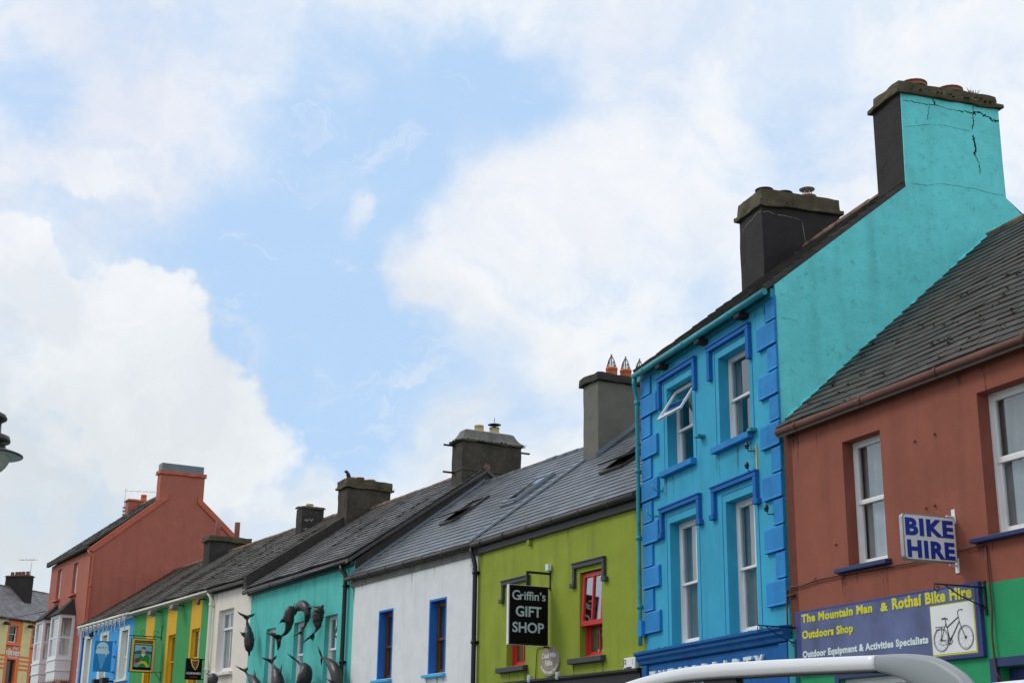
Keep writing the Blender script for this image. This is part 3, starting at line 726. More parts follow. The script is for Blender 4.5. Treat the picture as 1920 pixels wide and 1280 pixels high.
# fascia board of the outdoor shop
sg = thing('shop_signboard', 'faded navy shop board with yellow lettering and a bicycle picture, under the terracotta wall', 'sign', A, (.15, 0, 2.75))
mb = MB(); mb.box(.15, 3.45, -.05, .01, 2.75, 3.49); mb.build('board', 'signedge', sg, bev=.006)
mb = MB(); mb.box(.27, 3.40, -.054, -.051, 2.78, 3.46); mb.build('faded_panel', 'signnavy', sg)
yb = -.055
for s, x0, x1, z0, z1, m in (('The Mountain Man', .30, 1.70, 3.345, 3.445, 'signyellow'), ('&', 1.85, 1.99, 3.335, 3.43, 'signyellow'), ('Rothaí Bike Hire', 2.06, 3.36, 3.335, 3.46, 'signyellow'),
                             ('Outdoors Shop', .30, 1.32, 3.13, 3.255, 'signyellow'), ('Outdoor Equipment & Activities Specialists', .29, 2.63, 2.915, 3.02, 'signpale')):
    text(sg, s, 'front', x0, yb, z0, x1 - x0, z1 - z0, m, bold=.045, sp=1.1)
pp = MB(); pp.box(2.69, 3.38, -.058, -.0545, 2.795, 3.31, 0); pp.build('picture_border', 'signyellow', sg)
pp = MB(); pp.box(2.702, 3.365, -.061, -.0585, 2.812, 3.30, 0); pp.build('picture_panel', 'signwhite', sg)
bk = MB(); yy = -.0632
def bt(pts, w=.006): bk.tube([(x, yy, z) for x, z in pts], w * .62, 6, 0)
def ring(cx, cz, r, w): bt([(cx + r * math.cos(q * math.pi / 14), cz + r * math.sin(q * math.pi / 14)) for q in range(29)], w)
wr, wf = (2.845, 2.955), (3.225, 2.955)
for c in (wr, wf): ring(c[0], c[1], .118, .0055); ring(c[0], c[1], .104, .002); ring(c[0], c[1], .012, .006)
for c in (wr, wf):
    for q in range(10):
        a = q * math.pi / 5 + .1; bt([c, (c[0] + .105 * math.cos(a), c[1] + .105 * math.sin(a))], .0009)
bb = (2.985, 2.935); sc_ = (2.935, 3.12); ht = (3.135, 3.165); hb = (3.145, 3.12)
bt([bb, sc_, (2.925, 3.16)], .007); bt([(2.95, 3.075), ht], .009); bt([bb, hb], .009); bt([ht, (3.155, 3.09), (3.17, 3.05), wf], .006); bt([bb, wr], .005); bt([sc_, wr], .005)
bt([ht, (3.128, 3.21), (3.15, 3.235), (3.19, 3.235)], .006); bt([(2.875, 3.165), (2.93, 3.17), (2.965, 3.155)], .012); bt([(2.77, 3.09), (2.93, 3.085)], .005); bt([(2.77, 3.09), (2.775, 3.06), (2.9, 3.055)], .004); bt([(2.86, 3.09), (2.85, 2.97)], .004)
ring(bb[0], bb[1], .03, .006); bt([(bb[0] - .02, bb[1] - .045), bb, (bb[0] + .03, bb[1] + .05)], .006); bt([wr, (bb[0], bb[1] - .03)], .003); bt([(3.19, 3.235), (3.205, 3.225)], .009)
bt([(2.8, 2.925), (2.86, 2.9), (2.94, 2.91)], .003)
bk.build('bicycle_picture', 'printgrey', sg)

def scroll_bracket(u, z, out, label, fr=A):
    mb = MB()
    mb.box(u - .012, u + .012, -.016, .004, z - .27, z + .07)
    mb.tube([(u, -.01, z), (u, -out, z + .005)], .009, 6)
    mb.tube([(u, -.01, z - .2), (u, -out * .5, z - .1), (u, -out * .8, z)], .007, 6)
    def scr(cy, cz, r, d=1, st=0):
        mb.tube([(u, cy + d * r * (1 - q * .035) * math.cos(q * .35 + st), cz + r * (1 - q * .035) * math.sin(q * .35 + st)) for q in range(22)], .005, 6)
    scr(-out + .03, z - .035, .045, 1, 1.57); scr(-.07, z - .045, .04, -1, 1.57); scr(-.06, z - .2, .04, -1, 0)
    return solo('scroll_bracket', label, 'bracket', fr, (u, 0, z), mb, 'iron', 'empty iron scroll brackets')
scroll_bracket(3.50, 3.42, .62, 'empty black iron scroll bracket at the right end of the navy shop board')
scroll_bracket(.11, 3.31, .55, 'empty black iron scroll bracket between the blue cornice and the navy board')

bs = thing('hanging_sign', 'white projecting sign with bold blue BIKE HIRE lettering on the terracotta wall', 'sign', A, (3.112, 0, 3.94), 'projecting shop signs')
def rrect(y0, y1, z0, z1, r, left_only=True, n=5):
    pts = []
    for (cy, cz, a0) in ((y1 - r, z1 - r, 0), (y0 + r, z1 - r, 90), (y0 + r, z0 + r, 180), (y1 - r, z0 + r, 270)):
        for k in range(n + 1):
            a = R(a0 + 90 * k / n); rr = r
            pts.append((cy + rr * math.cos(a), cz + rr * math.sin(a)))
    return pts
mb = MB(); mb.prism(rrect(-.69, -.03, 3.70, 4.18, .045), 'x', 3.10, 3.152); mb.build('sign_box', 'steel', bs, bev=.004)
mb = MB(); mb.prism(rrect(-.672, -.04, 3.715, 4.165, .035), 'x', 3.153, 3.1565); mb.build('sign_face', 'signwhite', bs)
text(bs, 'BIKE', 'side', 3.1575, -.66, 3.955, .60, .18, 'signblue', bold=.045, sp=1.12)
text(bs, 'HIRE', 'side', 3.1575, -.65, 3.73, .59, .18, 'signblue', bold=.045, sp=1.12)
for (za, zb, zc) in ((4.12, 4.27, 4.182), (3.61, 3.76, 3.68)):
    mb = MB(); mb.box(3.085, 3.14, -.012, .003, za, zb); mb.tube([(3.112, -.01, (za + zb) / 2), (3.112, -.022, (za + zb) / 2)], .014, 8); mb.box(3.1, 3.124, -.1, -.012, zc, zc + .018)
    mb.build('wall_bracket', 'wframe', bs, bev=.003)

# ------------------------------------------------------------------ house B : tall blue house
hB = thing('tall_blue_house', 'tall sky blue house with mid blue quoins, turquoise gable and a deep blue shopfront', 'house', B)
u0, u1 = .15, 4.59
WB = [(1.08, 1.99, 5.965, 7.21, .3), (2.87, 3.79, 5.965, 7.21, .3), (1.10, 2.02, 3.36, 5.15, .3), (2.97, 3.81, 3.36, 5.15, .3), (.7, 2.0, .8, 2.3, .2), (2.6, 4.1, .05, 2.3, .3)]
facade(hB, u0, u1, -.2, 7.76, WB, ['bblue', 'corn'], lambda x, z: 0 if z > 3.36 else 1, zs=(3.36,))
gp = [(.004, -.2), (5.88, -.2), (5.88, 7.74), (4.02, 9.24), (3.74, 9.50), (3.755, 10.875), (2.135, 10.875), (2.11, 9.44), (.004, 7.755)]
mb = MB(); mb.prism(gp, 'x', 4.586, 4.60)
gB = mb.build('gable_wall', 'turq', hB)
mb = MB(); mb.prism([(.004, -.2), (5.88, -.2), (5.88, 7.74), (2.94, 10.0), (.004, 7.75)], 'x', u0, u0 + .2); mb.box(.4, 4.3, 5.6, 5.86, -.2, 7.7); mb.build('rear_wall', 'bblue', hB)
# cracks in the gable stack and plaster
for i, (pts, w) in enumerate((([(2.154, 10.759), (2.302, 10.77), (2.44, 10.76), (2.619, 10.771), (2.857, 10.756), (3.077, 10.75)], .014), ([(3.077, 10.75), (3.199, 10.758), (3.319, 10.735)], .028),
    ([(3.319, 10.735), (3.372, 10.763), (3.503, 10.749), (3.602, 10.723), (3.69, 10.683), (3.75, 10.70)], .042), ([(3.327, 10.865), (3.319, 10.735), (3.312, 10.619), (3.283, 10.472)], .024),
    ([(3.287, 10.407), (3.307, 10.296), (3.306, 10.183), (3.277, 10.085)], .045), ([(3.29, 10.12), (3.34, 9.98), (3.35, 9.8)], .018), ([(2.679, 10.87), (2.682, 10.766)], .036), ([(2.598, 10.762), (2.564, 10.633), (2.542, 10.516)], .014),
    ([(2.132, 10.349), (2.351, 10.393), (2.593, 10.459), (2.872, 10.474), (3.111, 10.455), (3.282, 10.453)], .006), ([(2.182, 9.501), (2.434, 9.5), (2.673, 9.561), (2.949, 9.564), (3.246, 9.56), (3.523, 9.525), (3.715, 9.533)], .007),
    ([(.05, 7.3), (.2, 7.31), (.33, 7.28)], .004))):
    ribbon(hB, pts, w * .68, 'crack' if w > .012 else 'finecrack', at=4.6025 + i * .00004)
rB = roof(hB, .14, 4.583, 7.715, 2.94, 10.16, 'slateB', 21, ed=-.15, course=.19, sw=.27, rag=.01, thick=.02, under=.06)
mb = MB(); mb.box(.05, 4.58, -.05, .0, 7.58, 7.70); mb.build('eaves_board', 'turq_gut', hB)
gutter(hB, .14, 4.60, -.15, 7.64, .045, 'turq_gut', every=1.5)
for u in (1.02, 2.42, 3.7): MB().box(u, u + .16, -.16, .0, 7.52, 7.585).build('gutter_bracket', 'soffit', hB, bev=.01)
pipe(hB, [(.17, -.15, 7.6), (.16, -.15, 7.51), (.09, -.09, 7.40), (.085, -.07, 7.3), (.085, -.07, 5.0), (.085, -.07, 3.62), (.085, -.07, 3.45)], .035, 'turq_gut', [(.085, -.07, 7.2), (.085, -.07, 6.1), (.085, -.07, 5.05), (.085, -.07, 4.0)])
mb = MB(); mb.box(.03, .2, -.1, -.02, 3.58, 3.82); mb.build('hopper_box', 'quoin', hB, bev=.01)
# quoins
for side in (0, 1):
    mb = MB(); rq = random.Random(side + 3)
    for k in range(6):
        zb = 6.955 - .668 * k; zt = zb + .315
        for (wide, a, b) in ((1, zb, zt), (0, zt + .012, zb + .656)):
            if b > 7.6: b = 7.6
            if a < 3.4: a = 3.4
            if b - a < .05: continue
            w = (.61 if wide else .36) if side == 0 else (.5 if wide else .24)
            pr = .045 if wide else .035
            x0, x1 = (u0 - .005, u0 + w) if side == 0 else (4.62 - w, 4.628)
            mb.prism([(-.0, a), (-pr - .012, a), (-pr, a + .03), (-pr, b - .03), (-pr + .012, b), (0.0, b)], 'x', x0, x1)
    mb.build('quoin_strip', 'quoin', hB, bev=.006)
wins = []
# upper left: top sash hung open
w1 = window(hB, 1.08, 1.99, 5.965, 7.21, .155, 'wframe', tr=6.56, fw=.035, ow=.03, curt=[(.55, 1, 0, .45, 'paledrape')], sill=('quoin', .93, 2.08, 5.85, 5.962, .09))
w2 = window(hB, 2.87, 3.79, 5.965, 7.21, .155, 'wframe', tr=6.60, fw=.035, ow=.03, curt=[(.48, 1.0, 0, 1, 'paledrape'), (0, .2, 0, 1, 'drape')], sill=('quoin', 2.72, 3.86, 5.85, 5.962, .09))
w3 = window(hB, 1.10, 2.02, 3.385, 5.15, .15, 'wframe', tr=4.255, fw=.035, ow=.05, mull=(.62,), curt=[(0, .6, 0, 1, 'drape'), (.6, 1, 0, .9, 'paledrape')])
w4 = window(hB, 2.97, 3.81, 3.385, 5.15, .15, 'wframe', tr=4.245, fw=.035, ow=.05, mull=(.62,), curt=[(0, .55, 0, 1, 'drape'), (.75, 1, 0, .9, 'paledrape')])
w1['label'] = 'window with its white top sash hung open'
# the hinged sash of the upper left window
mb = MB(); q = R(33); hx0, hx1, L_ = 1.12, 1.95, .56
def hs(t, o): return (.15 - math.sin(q) * t - math.cos(q) * o, 7.16 - math.cos(q) * t + math.sin(q) * o)
def bar(x0, x1, t0, t1, tgt, m=0, o0=0., o1=.035):
    c = [hs(t0, o0), hs(t1, o0), hs(t1, o1), hs(t0, o1)]; tgt.prism(c, 'x', x0, x1, m)
bar(hx0, hx0 + .04, 0, L_, mb); bar(hx1 - .04, hx1, 0, L_, mb); bar(hx0 + .04, hx1 - .04, 0, .04, mb); bar(hx0 + .04, hx1 - .04, L_ - .04, L_, mb)
mb.build('opening_sash', 'wframe', w1, bev=.004)
g_ = MB(); c0, c1 = hs(.03, .018), hs(L_ - .03, .018); g_.poly([(hx0 + .03, c0[0], c0[1]), (hx1 - .03, c0[0], c0[1]), (hx1 - .03, c1[0], c1[1]), (hx0 + .03, c1[0], c1[1])]); g_.build('opening_pane', 'glass2', w1)
for w, a, b, zt, zb, st in ((w1, .82, 2.18, 7.42, 6.94, 0), (w2, 2.60, 3.90, 7.42, 6.94, 0), (w3, .83, 2.22, 5.39, 5.03, .05), (w4, 2.62, 3.96, 5.39, 5.03, .05)):
    hood(w, a, b, zt, zb, .085, .06, .06, 'hood', st)
# groove round the openings
mb = MB()
for (a, b, c, d, _) in WB[:4]:
    g = .1
    mb.box(a - g - .012, a - g, -.004, .002, c, d + g); mb.box(b + g, b + g + .012, -.004, .002, c, d + g); mb.box(a - g - .012, b + g + .012, -.004, .002, d + g, d + g + .012)
mb.build('plaster_groove', 'hood', hB)
# shopfront
mb = MB()
mb.prism([(.0, 3.36), (-.16, 3.345), (-.16, 3.31), (-.125, 3.285), (-.125, 3.25), (-.09, 3.215), (-.075, 3.17), (.0, 3.15)], 'x', .02, 4.66); mb.build('cornice', 'corn', hB)
mb = MB(); mb.box(.22, 4.5, -.03, .0, 2.45, 3.15); mb.box(.12, .3, -.07, .0, -.1, 3.15); mb.box(4.42, 4.64, -.07, .0, -.1, 3.15); mb.build('fascia', 'corn', hB, bev=.008)
lw = [('T', .40, .21), ('V', .72, .23), ('T', 1.05, .21), ('M', 1.44, .27), ('O', 1.82, .26), ('R', 2.2, .24), ('I', 2.54, .1), ('A', 2.78, .26), ('R', 3.14, .24), ('T', 3.46, .23), ('Y', 3.76, .24)]
for s, x, w in lw: text(hB, s, 'front', x, -.03, 2.80, w, .25, 'signpale', bold=.02, ext=.035, name='raised_letter')
window(hB, .7, 2.0, .8, 2.3, .05, 'wframe'); window(hB, 2.6, 4.1, .05, 2.3, .1, 'wframe', mull=(.5,))
tufts(hB, [(rngm.uniform(.1, 4.5), -.1, 3.357) for _ in range(45)], 'moss', r=.012, n=2, seed=3)
# chimneys
cL = chimney(hB, -.47, .37, 2.13, 3.62, 8.9, 10.80, .30, ('soot', 'capm'), lip=.055, lipz=.075, capin=.012)
for (y, m, h) in ((2.35, 'soot', .13), (2.72, 'soot', .12), (3.18, 'terra2', .12)): pot(cL, .08, y, 11.09, h, .155, m, taper=.97)
mb = MB(); mb.lathe((.08, 3.18, 11.2), [(.09, 0), (.09, .015), (.075, .02)], 14)
for k in range(6): a = k * math.pi / 3; mb.tube([(.08 + .075 * math.cos(a), 3.18 + .075 * math.sin(a), 11.2), (.08 + .075 * math.cos(a), 3.18 + .075 * math.sin(a), 11.34)], .009, 6)
mb.lathe((.08, 3.18, 11.335), [(.13, 0), (.14, .012), (.1, .03), (.02, .04)], 18); mb.build('chimney_cowl', 'steel', cL)
for pts in ([(2.15, 10.68), (2.25, 10.70), (2.4, 10.665), (2.62, 10.66), (2.86, 10.63)], [(2.88, 10.63), (2.92, 10.3), (2.98, 9.9)], [(2.98, 10.25), (3.28, 10.22), (3.32, 10.02)], [(2.72, 10.05), (2.8, 9.88), (2.86, 9.86)]):
    ribbon(cL, pts, .007, 'palecrack', at=.373, name='pale_crack')
ribbon(cL, [(-.36, 10.58), (-.2, 10.65), (.0, 10.67), (.2, 10.72), (.35, 10.70)], .007, 'palecrack', axis='y', at=2.127, name='pale_crack')
cR = chimney(hB, 3.88, 4.584, 2.12, 3.765, 8.9, 10.872, .23, ('soot', 'capm'), lip=.06, lipz=.07, capin=-.01)
for (y, h) in ((2.5, .09), (3.1, .09)): pot(cR, 4.38, y, 11.09, h - .01, .2, 'terra2', taper=.98)
blades(cR, (4.5, 3.42, 11.08), 40, .1, .05, 'straw', 4); blades(cR, (4.62, 2.75, 10.93), 26, .08, .05, 'straw', 5); blades(cR, (4.62, 3.3, 10.93), 30, .07, .03, 'straw', 6)
tufts(cR, [(4.64, y / 10, 10.945) for y in range(23, 37)], 'moss', r=.025, n=4, seed=6)
tufts(cL, [(.0 + k * .05 - .4, 2.12, 10.875) for k in range(15)] + [(.4, 2.1 + k * .1, 10.872) for k in range(14)], 'moss', r=.018, n=3, seed=7)
mb = MB(); rq = random.Random(19); P_ = []
for k in range(60):
    t = k / 59; P_.append((4.605, .08 + 3.42 * t, 5.945 + 3.03 * t + .03 * math.sin(t * 3.14) * -1 + rq.gauss(0, .008)))
mb.tube(P_, [.03 * rq.uniform(.6, 1.3) for _ in P_], 7); mb.build('mortar_fillet', 'turq', hB)
# insulators and hooks
def insulator(u, z, label):
    k = .68; mb = MB(); mb.tube([(u + .1, 0, z - .07), (u + .09, -.04, z - .085), (u + .03, -.08, z - .08), (u, -.09, z - .03)], .008, 6)
    mb.lathe((u, -.09, z - .04), [(q * k, w * k) for q, w in ((.03, 0), (.045, .02), (.03, .035), (.05, .05), (.05, .075), (.03, .09), (.035, .11), (.012, .125))], 12)
    solo('insulator', label, 'insulator', B, (u, 0, z), mb, 'porcelain', 'old insulators on the blue house')
ys_ = MB(); ys_.box(3.93, 3.952, -.018, 0, 5.42, 5.74); ys_.build('insulator_batten', 'gold', hB)
insulator(3.83, 5.75, 'dark insulator just under the right end of the upper window sill, upper of two')
insulator(3.81, 5.49, 'dark insulator above the right first-floor hood mould, lower of two')
insulator(4.30, 4.84, 'single dark insulator beside the right-hand quoins, at first-floor window height')
mb = MB()
for (u, z, s) in ((.70, 5.33, 1), (.84, 5.70, .8)): mb.tube([(u, 0, z), (u, -.1 * s, z - .02), (u - .03, -.16 * s, z + .02), (u - .05, -.17 * s, z + .1)], .012, 6); mb.box(u - .02, u + .06, -.015, 0, z - .02, z + .03)
mb.box(2.25, 2.4, -.12, 0, 6.19, 6.22); mb.box(3.86, 3.96, -.1, 0, 5.93, 5.97)
mb.build('iron_hook', 'turq_gut', hB)

# ------------------------------------------------------------------ house C : olive gift shop
hC = thing('olive_shop_house', 'olive green two-storey house with red windows and grey hood moulds', 'house', C)
WC = [(-1.94, -1.20, 3.41, 4.78, .25), (-4.63, -3.89, 3.41, 4.78, .25), (-5.2, -3.4, .7, 2.4, .2), (-2.8, -1.8, .05, 2.4, .2)]
facade(hC, -5.9, .16, -.2, 5.72, WC, ['olive'], gables=(prof(5.72, 3.3, 8.2), 1, 0, 6.5))
def redwin(a, b, open_):
    w = window(hC, a, b, 3.41, 4.78, .11, 'redf', tr=3.93, fw=.045, ow=.035, mull=(.5,), lmull=(.5,), glass='glass2', trh=.05, curt=[(0, .45, 0, .9, 'drape'), (.5, 1, .0, .35, 'paledrape')],
               sill=('greysill', a - .26, b + .1, 3.295, 3.407, .1))
    if open_:
        mb = MB(); y0, y1 = -.005, .1
        def pv(z, o): t = (4.76 - z) / .85; return .055 - .05 * t + o
        for (x0, x1, z0, z1) in ((a + .02, a + .08, 3.9, 4.76), (b - .08, b - .02, 3.9, 4.76), (a + .08, b - .08, 3.9, 3.98), (a + .08, b - .08, 4.69, 4.76), ((a + b) / 2 - .02, (a + b) / 2 + .02, 3.98, 4.69)):
            mb.add([(x0, pv(z0, 0), z0), (x1, pv(z0, 0), z0), (x1, pv(z0, .05), z0), (x0, pv(z0, .05), z0), (x0, pv(z1, 0), z1), (x1, pv(z1, 0), z1), (x1, pv(z1, .05), z1), (x0, pv(z1, .05), z1)],
                   [(3, 2, 1, 0), (4, 5, 6, 7), (0, 1, 5, 4), (1, 2, 6, 5), (2, 3, 7, 6), (3, 0, 4, 7)])
        mb.build('opening_sash', 'redf', w, bev=.004)
        g_ = MB(); g_.poly([(a + .07, pv(3.97, .025), 3.97), (b - .07, pv(3.97, .025), 3.97), (b - .07, pv(4.7, .025), 4.7), (a + .07, pv(4.7, .025), 4.7)]); g_.build('opening_pane', 'glass2', w)
    return w
wc1 = redwin(-1.94, -1.20, True); wc2 = redwin(-4.63, -3.89, False)
hood(wc1, -2.12, -1.07, 4.93, 4.62, .07, .07, .055, 'greysill', .07); hood(wc2, -4.80, -3.72, 4.93, 4.62, .07, .07, .055, 'greysill', .07)
mb = MB(); mb.box(-5.88, .06, -.06, .0, 5.575, 5.70); mb.build('eaves_board', 'black', hC)
rC = roof(hC, -6.0, .05, 5.81, 3.3, 8.32, 'slateC', 31, ed=-.12, kL=0., kR=.165, course=.205, sw=.32, rag=.0012, thick=.02, tilt=.03, ridge='ridgeD', ridge_r=.07)
gutter(hC, -5.95, .03, -.11, 5.755, .058, 'brownblack', every=.95)
mb = MB()
V_ = []
for k in range(2):
    d = (-.13, 3.3)[k]; z = (5.85, 8.36)[k]
    V_ += [(-6.07, d, z - .01), (-6.05, d, z + .035), (-5.95, d, z + .035), (-5.93, d, z - .01)]
mb.add(V_, [(0, 1, 5, 4), (1, 2, 6, 5), (2, 3, 7, 6), (0, 3, 2, 1)]); mb.build('lead_flashing', 'leadgrey', rC)
cC = chimney(hC, -6.02, -5.40, 2.38, 3.9, 7.2, 9.24, .165, ('smooth_grey', 'darkrender'), lip=.07, lipz=.155, capin=.05)
for y in (2.85, 3.19, 3.53):
    p_ = pot(cC, -5.65, y, 9.41, .21, .118, 'terra', taper=1.0)
    mb = MB(); z0 = 9.61
    for k in range(10):
        a = k * math.pi / 5; b = a + 1.2
        mb.tube([(-5.65 + .11 * math.cos(a), y + .11 * math.sin(a), z0), (-5.65 + .06 * math.cos(a), y + .06 * math.sin(a), z0 + .18), (-5.65, y, z0 + .29)], .0055, 5)
        mb.tube([(-5.65 + .11 * math.cos(b), y + .11 * math.sin(b), z0), (-5.65 + .06 * math.cos(a), y + .06 * math.sin(a), z0 + .16)], .0035, 4)
    mb.tube([(-5.65 + .02 * math.cos(q * .8), y + .02 * math.sin(q * .8), z0 + .3) for q in range(9)], .005, 5)
    mb.build('bird_guard', 'wire', cC)
mb = MB(); mb.add([(-5.40, 2.36, 9.2), (-5.385, 2.36, 9.2), (-5.385, 2.36, 7.7), (-5.40, 2.36, 7.7)], [(0, 1, 2, 3)])
mb2 = MB(); mb2.prism([(2.30, 7.62), (3.3, 8.39), (3.3, 8.5), (2.30, 7.72)], 'x', -5.40, -5.385); mb2.build('chimney_flashing', 'leadgrey', rC)

def skylight(par, u0, u1, d0, d1, ez, tan, openang, fm='brownblack', ed=-.12):
    """roof window lying in the slope; opens about its middle"""
    L = math.hypot(1, tan); c, s = 1 / L, tan / L
    def P(u, t, n): d = d0 + t * c - n * s; return (u, d, ez + (d0 - ed) * tan + t * s + n * c)
    Lt = (d1 - d0) * L; mb = MB()
    def bx(a, b, t0, t1, n0, n1, tgt, rot=0.):
        def Q(u, t, n):
            if rot:
                tm = Lt * .5; dt = t - tm; t, n = tm + dt * math.cos(rot) - (n - .05) * math.sin(rot), .05 - dt * math.sin(rot) + (n - .05) * math.cos(rot)
            return P(u, t, n)
        tgt.add([Q(a, t0, n0), Q(b, t0, n0), Q(b, t1, n0), Q(a, t1, n0), Q(a, t0, n1), Q(b, t0, n1), Q(b, t1, n1), Q(a, t1, n1)], [(3, 2, 1, 0), (4, 5, 6, 7), (0, 1, 5, 4), (1, 2, 6, 5), (2, 3, 7, 6), (3, 0, 4, 7)])
    w = .06
    bx(u0 - .03, u0 + w, -.03, Lt, .0, .055, mb); bx(u1 - w, u1 + .03, -.03, Lt, .0, .055, mb); bx(u0 + w, u1 - w, -.08, w, .0, .05, mb); bx(u0 + w, u1 - w, Lt - w, Lt, .0, .055, mb)
    o = mb.build('skylight', fm, par, bev=.004)
    sh = MB(); r = R(openang)
    bx(u0 + .03, u0 + w + .04, .0, Lt, .045, .08, sh, r); bx(u1 - w - .04, u1 - .03, .0, Lt, .045, .08, sh, r); bx(u0 + w + .04, u1 - w - .04, 0, .07, .045, .08, sh, r); bx(u0 + w + .04, u1 - w - .04, Lt - .07, Lt, .045, .08, sh, r)
    sh.build('skylight_sash', fm, o, bev=.003)
    g = MB(); bx(u0 + w + .03, u1 - w - .03, .06, Lt - .06, .058, .066, g, r); g.build('pane', 'carglass', o)
    return o
TC = (8.32 - 5.81) / 3.42
skylight(rC, -3.35, -2.45, 1.25, 2.12, 5.82, TC, 12)

# hanging gift shop sign
gs = thing('hanging_sign', 'black hanging sign for a gift shop on an iron bracket at the olive wall', 'sign', C, (-2.95, 0, 4.2), 'projecting shop signs')
mb = MB(); mb.box(-3.0, -2.94, -.82, -.055, 3.65, 4.65); mb.build('board', ['signwhite'], gs, bev=.004)
mb = MB(); mb.box(-2.939, -2.936, -.80, -.06, 3.655, 4.645); mb.build('sign_face', 'signblack', gs)
mb = MB()
for (a, b, c, d) in ((-.79, -.785, 3.67, 4.63), (-.08, -.075, 3.67, 4.63), (-.79, -.075, 4.625, 4.63), (-.79, -.075, 3.67, 3.675)): mb.box(-2.9355, -2.9345, a, b, c, d)
mb.build('sign_border', 'signred', gs)
xs_ = -2.935
text(gs, 'G', 'side', xs_, -.75, 4.395, .15, .165, 'signgrey', bold=.012)
text(gs, 'riffin’s', 'side', xs_, -.60, 4.40, .49, .15, 'signgrey', bold=.012)
text(gs, 'GIFT', 'side', xs_, -.68, 4.12, .49, .18, 'signgrey', bold=.022)
text(gs, 'SHOP', 'side', xs_, -.74, 3.855, .60, .175, 'signgrey', bold=.022)
mb = MB(); mb.box(-2.985, -2.945, -.47, -.43, 4.645, 4.86); mb.box(-2.985, -2.945, -.47, .0, 4.86, 4.90); mb.box(-2.99, -2.94, -.015, .0, 4.6, 5.0); mb.box(-2.985, -2.945, -.13, .0, 4.62, 4.645); mb.box(-2.985, -2.945, -.13, .0, 3.62, 3.645)
mb.build('iron_bracket', 'iron', gs, bev=.004)
mb = MB(); mb.box(-2.99, -2.90, -.09, -.015, 4.93, 5.04); mb.build('junction_box', 'signpale', gs, bev=.006)
# oval welcome plaque
ov = thing('oval_plaque', 'oval wooden plaque with pale Irish welcome lettering below the gift shop sign', 'plaque', C, (-2.95, 0, 3.41))
mb = MB(); el = [(-2.95 + .355 * math.cos(k * math.pi / 24), 3.405 + .25 * math.sin(k * math.pi / 24)) for k in range(48)]
mb.prism(el, 'y', -.03, .003); mb.build('board', 'woodoval', ov, bev=.006)
text(ov, 'Céad Míle', 'front', -3.20, -.031, 3.46, .5, .085, 'signwhite', bold=.01); text(ov, 'Fáilte', 'front', -3.08, -.031, 3.335, .25, .09, 'signwhite', bold=.01)
words = 'One Hundred Thousand Welcomes'
for i, chh in enumerate(words):
    if chh == ' ': continue
    t = i / (len(words) - 1); a = R(202 + 136 * t); x = -2.95 + .30 * math.cos(a); z = 3.405 + .19 * math.sin(a)
    tx = text(ov, chh, 'front', x - .011, -.031, z - .022, .021, .042, 'signwhite', bold=.02)
# small wall lights, alarm box, vent
for (u, lab) in ((-3.48, 'small grey wall spotlight left of the oval plaque, above the black fascia'), (-2.47, 'small grey wall spotlight right of the oval plaque, above the black fascia')):
    t_ = thing('wall_spotlight', lab, 'light', C, (u, 0, 3.15), 'spotlights above the black fascia')
    mb = MB(); mb.tube([(u, 0, 3.10), (u, -.1, 3.09)], .012, 6); mb.build('arm', 'iron', t_)
    mb = MB(); mb.tube([(u - .0, -.12, 3.08), (u, -.12, 3.2)], .045, 12); mb.build('lamp_head', 'signgrey', t_, bev=.004)
al = thing('alarm_box', 'white alarm box with a dark emblem at the right end of the olive wall', 'alarm', C, (-.28, 0, 3.2))
mb = MB(); mb.prism([(-.45, 3.115), (-.42, 3.085), (-.12, 3.085), (-.10, 3.115), (-.10, 3.27), (-.13, 3.30), (-.42, 3.30), (-.45, 3.27)], 'y', -.075, 0); mb.build('housing', 'alarm', al, bev=.012)
mb = MB(); mb.box(-.42, -.2, -.06, -.01, 3.068, 3.087); mb.build('red_lens', 'headred', al)
mb = MB()
for (a, b, c, d) in ((-.44, -.425, 3.16, 3.27), (-.425, -.36, 3.255, 3.27), (-.375, -.36, 3.19, 3.255), (-.405, -.385, 3.2, 3.235), (-.425, -.37, 3.13, 3.15), (-.36, -.2, 3.135, 3.16), (-.35, -.24, 3.118, 3.128), (-.175, -.170, 3.19, 3.285)): mb.box(a, b, -.0765, -.0745, c, d)
mb.build('emblem', 'black', al)
mb = MB(); mb.box(-3.75, -3.66, -.07, 0, 5.47, 5.56); mb.build('vent_box', 'olive', hC, bev=.005)
mb = MB(); mb.prism([(0, 3.135), (-.14, 3.125), (-.14, 3.09), (-.08, 3.05), (-.08, 2.5), (0, 2.5)], 'x', -5.85, .05); mb.build('shop_fascia', 'black', hC)
window(hC, -5.2, -3.4, .7, 2.4, .06, 'redf', mull=(.5,)); window(hC, -2.8, -1.8, .05, 2.4, .1, 'redf')
solo('wall_wire', 'thin black wire dropping beside the oval plaque to the fascia lights', 'wire', C, (-3.38, 0, 3.4), MB().tube([(-2.96, -.02, 3.63), (-3.3, -.02, 3.655), (-3.4, -.02, 3.64), (-3.43, -.02, 3.5), (-3.46, -.02, 3.12)], .007, 6).tube([(-3.4, -.02, 3.11), (-2.9, -.02, 3.1), (-2.6, -.02, 3.12), (-2.47, -.02, 3.12)], .007, 6), 'black')

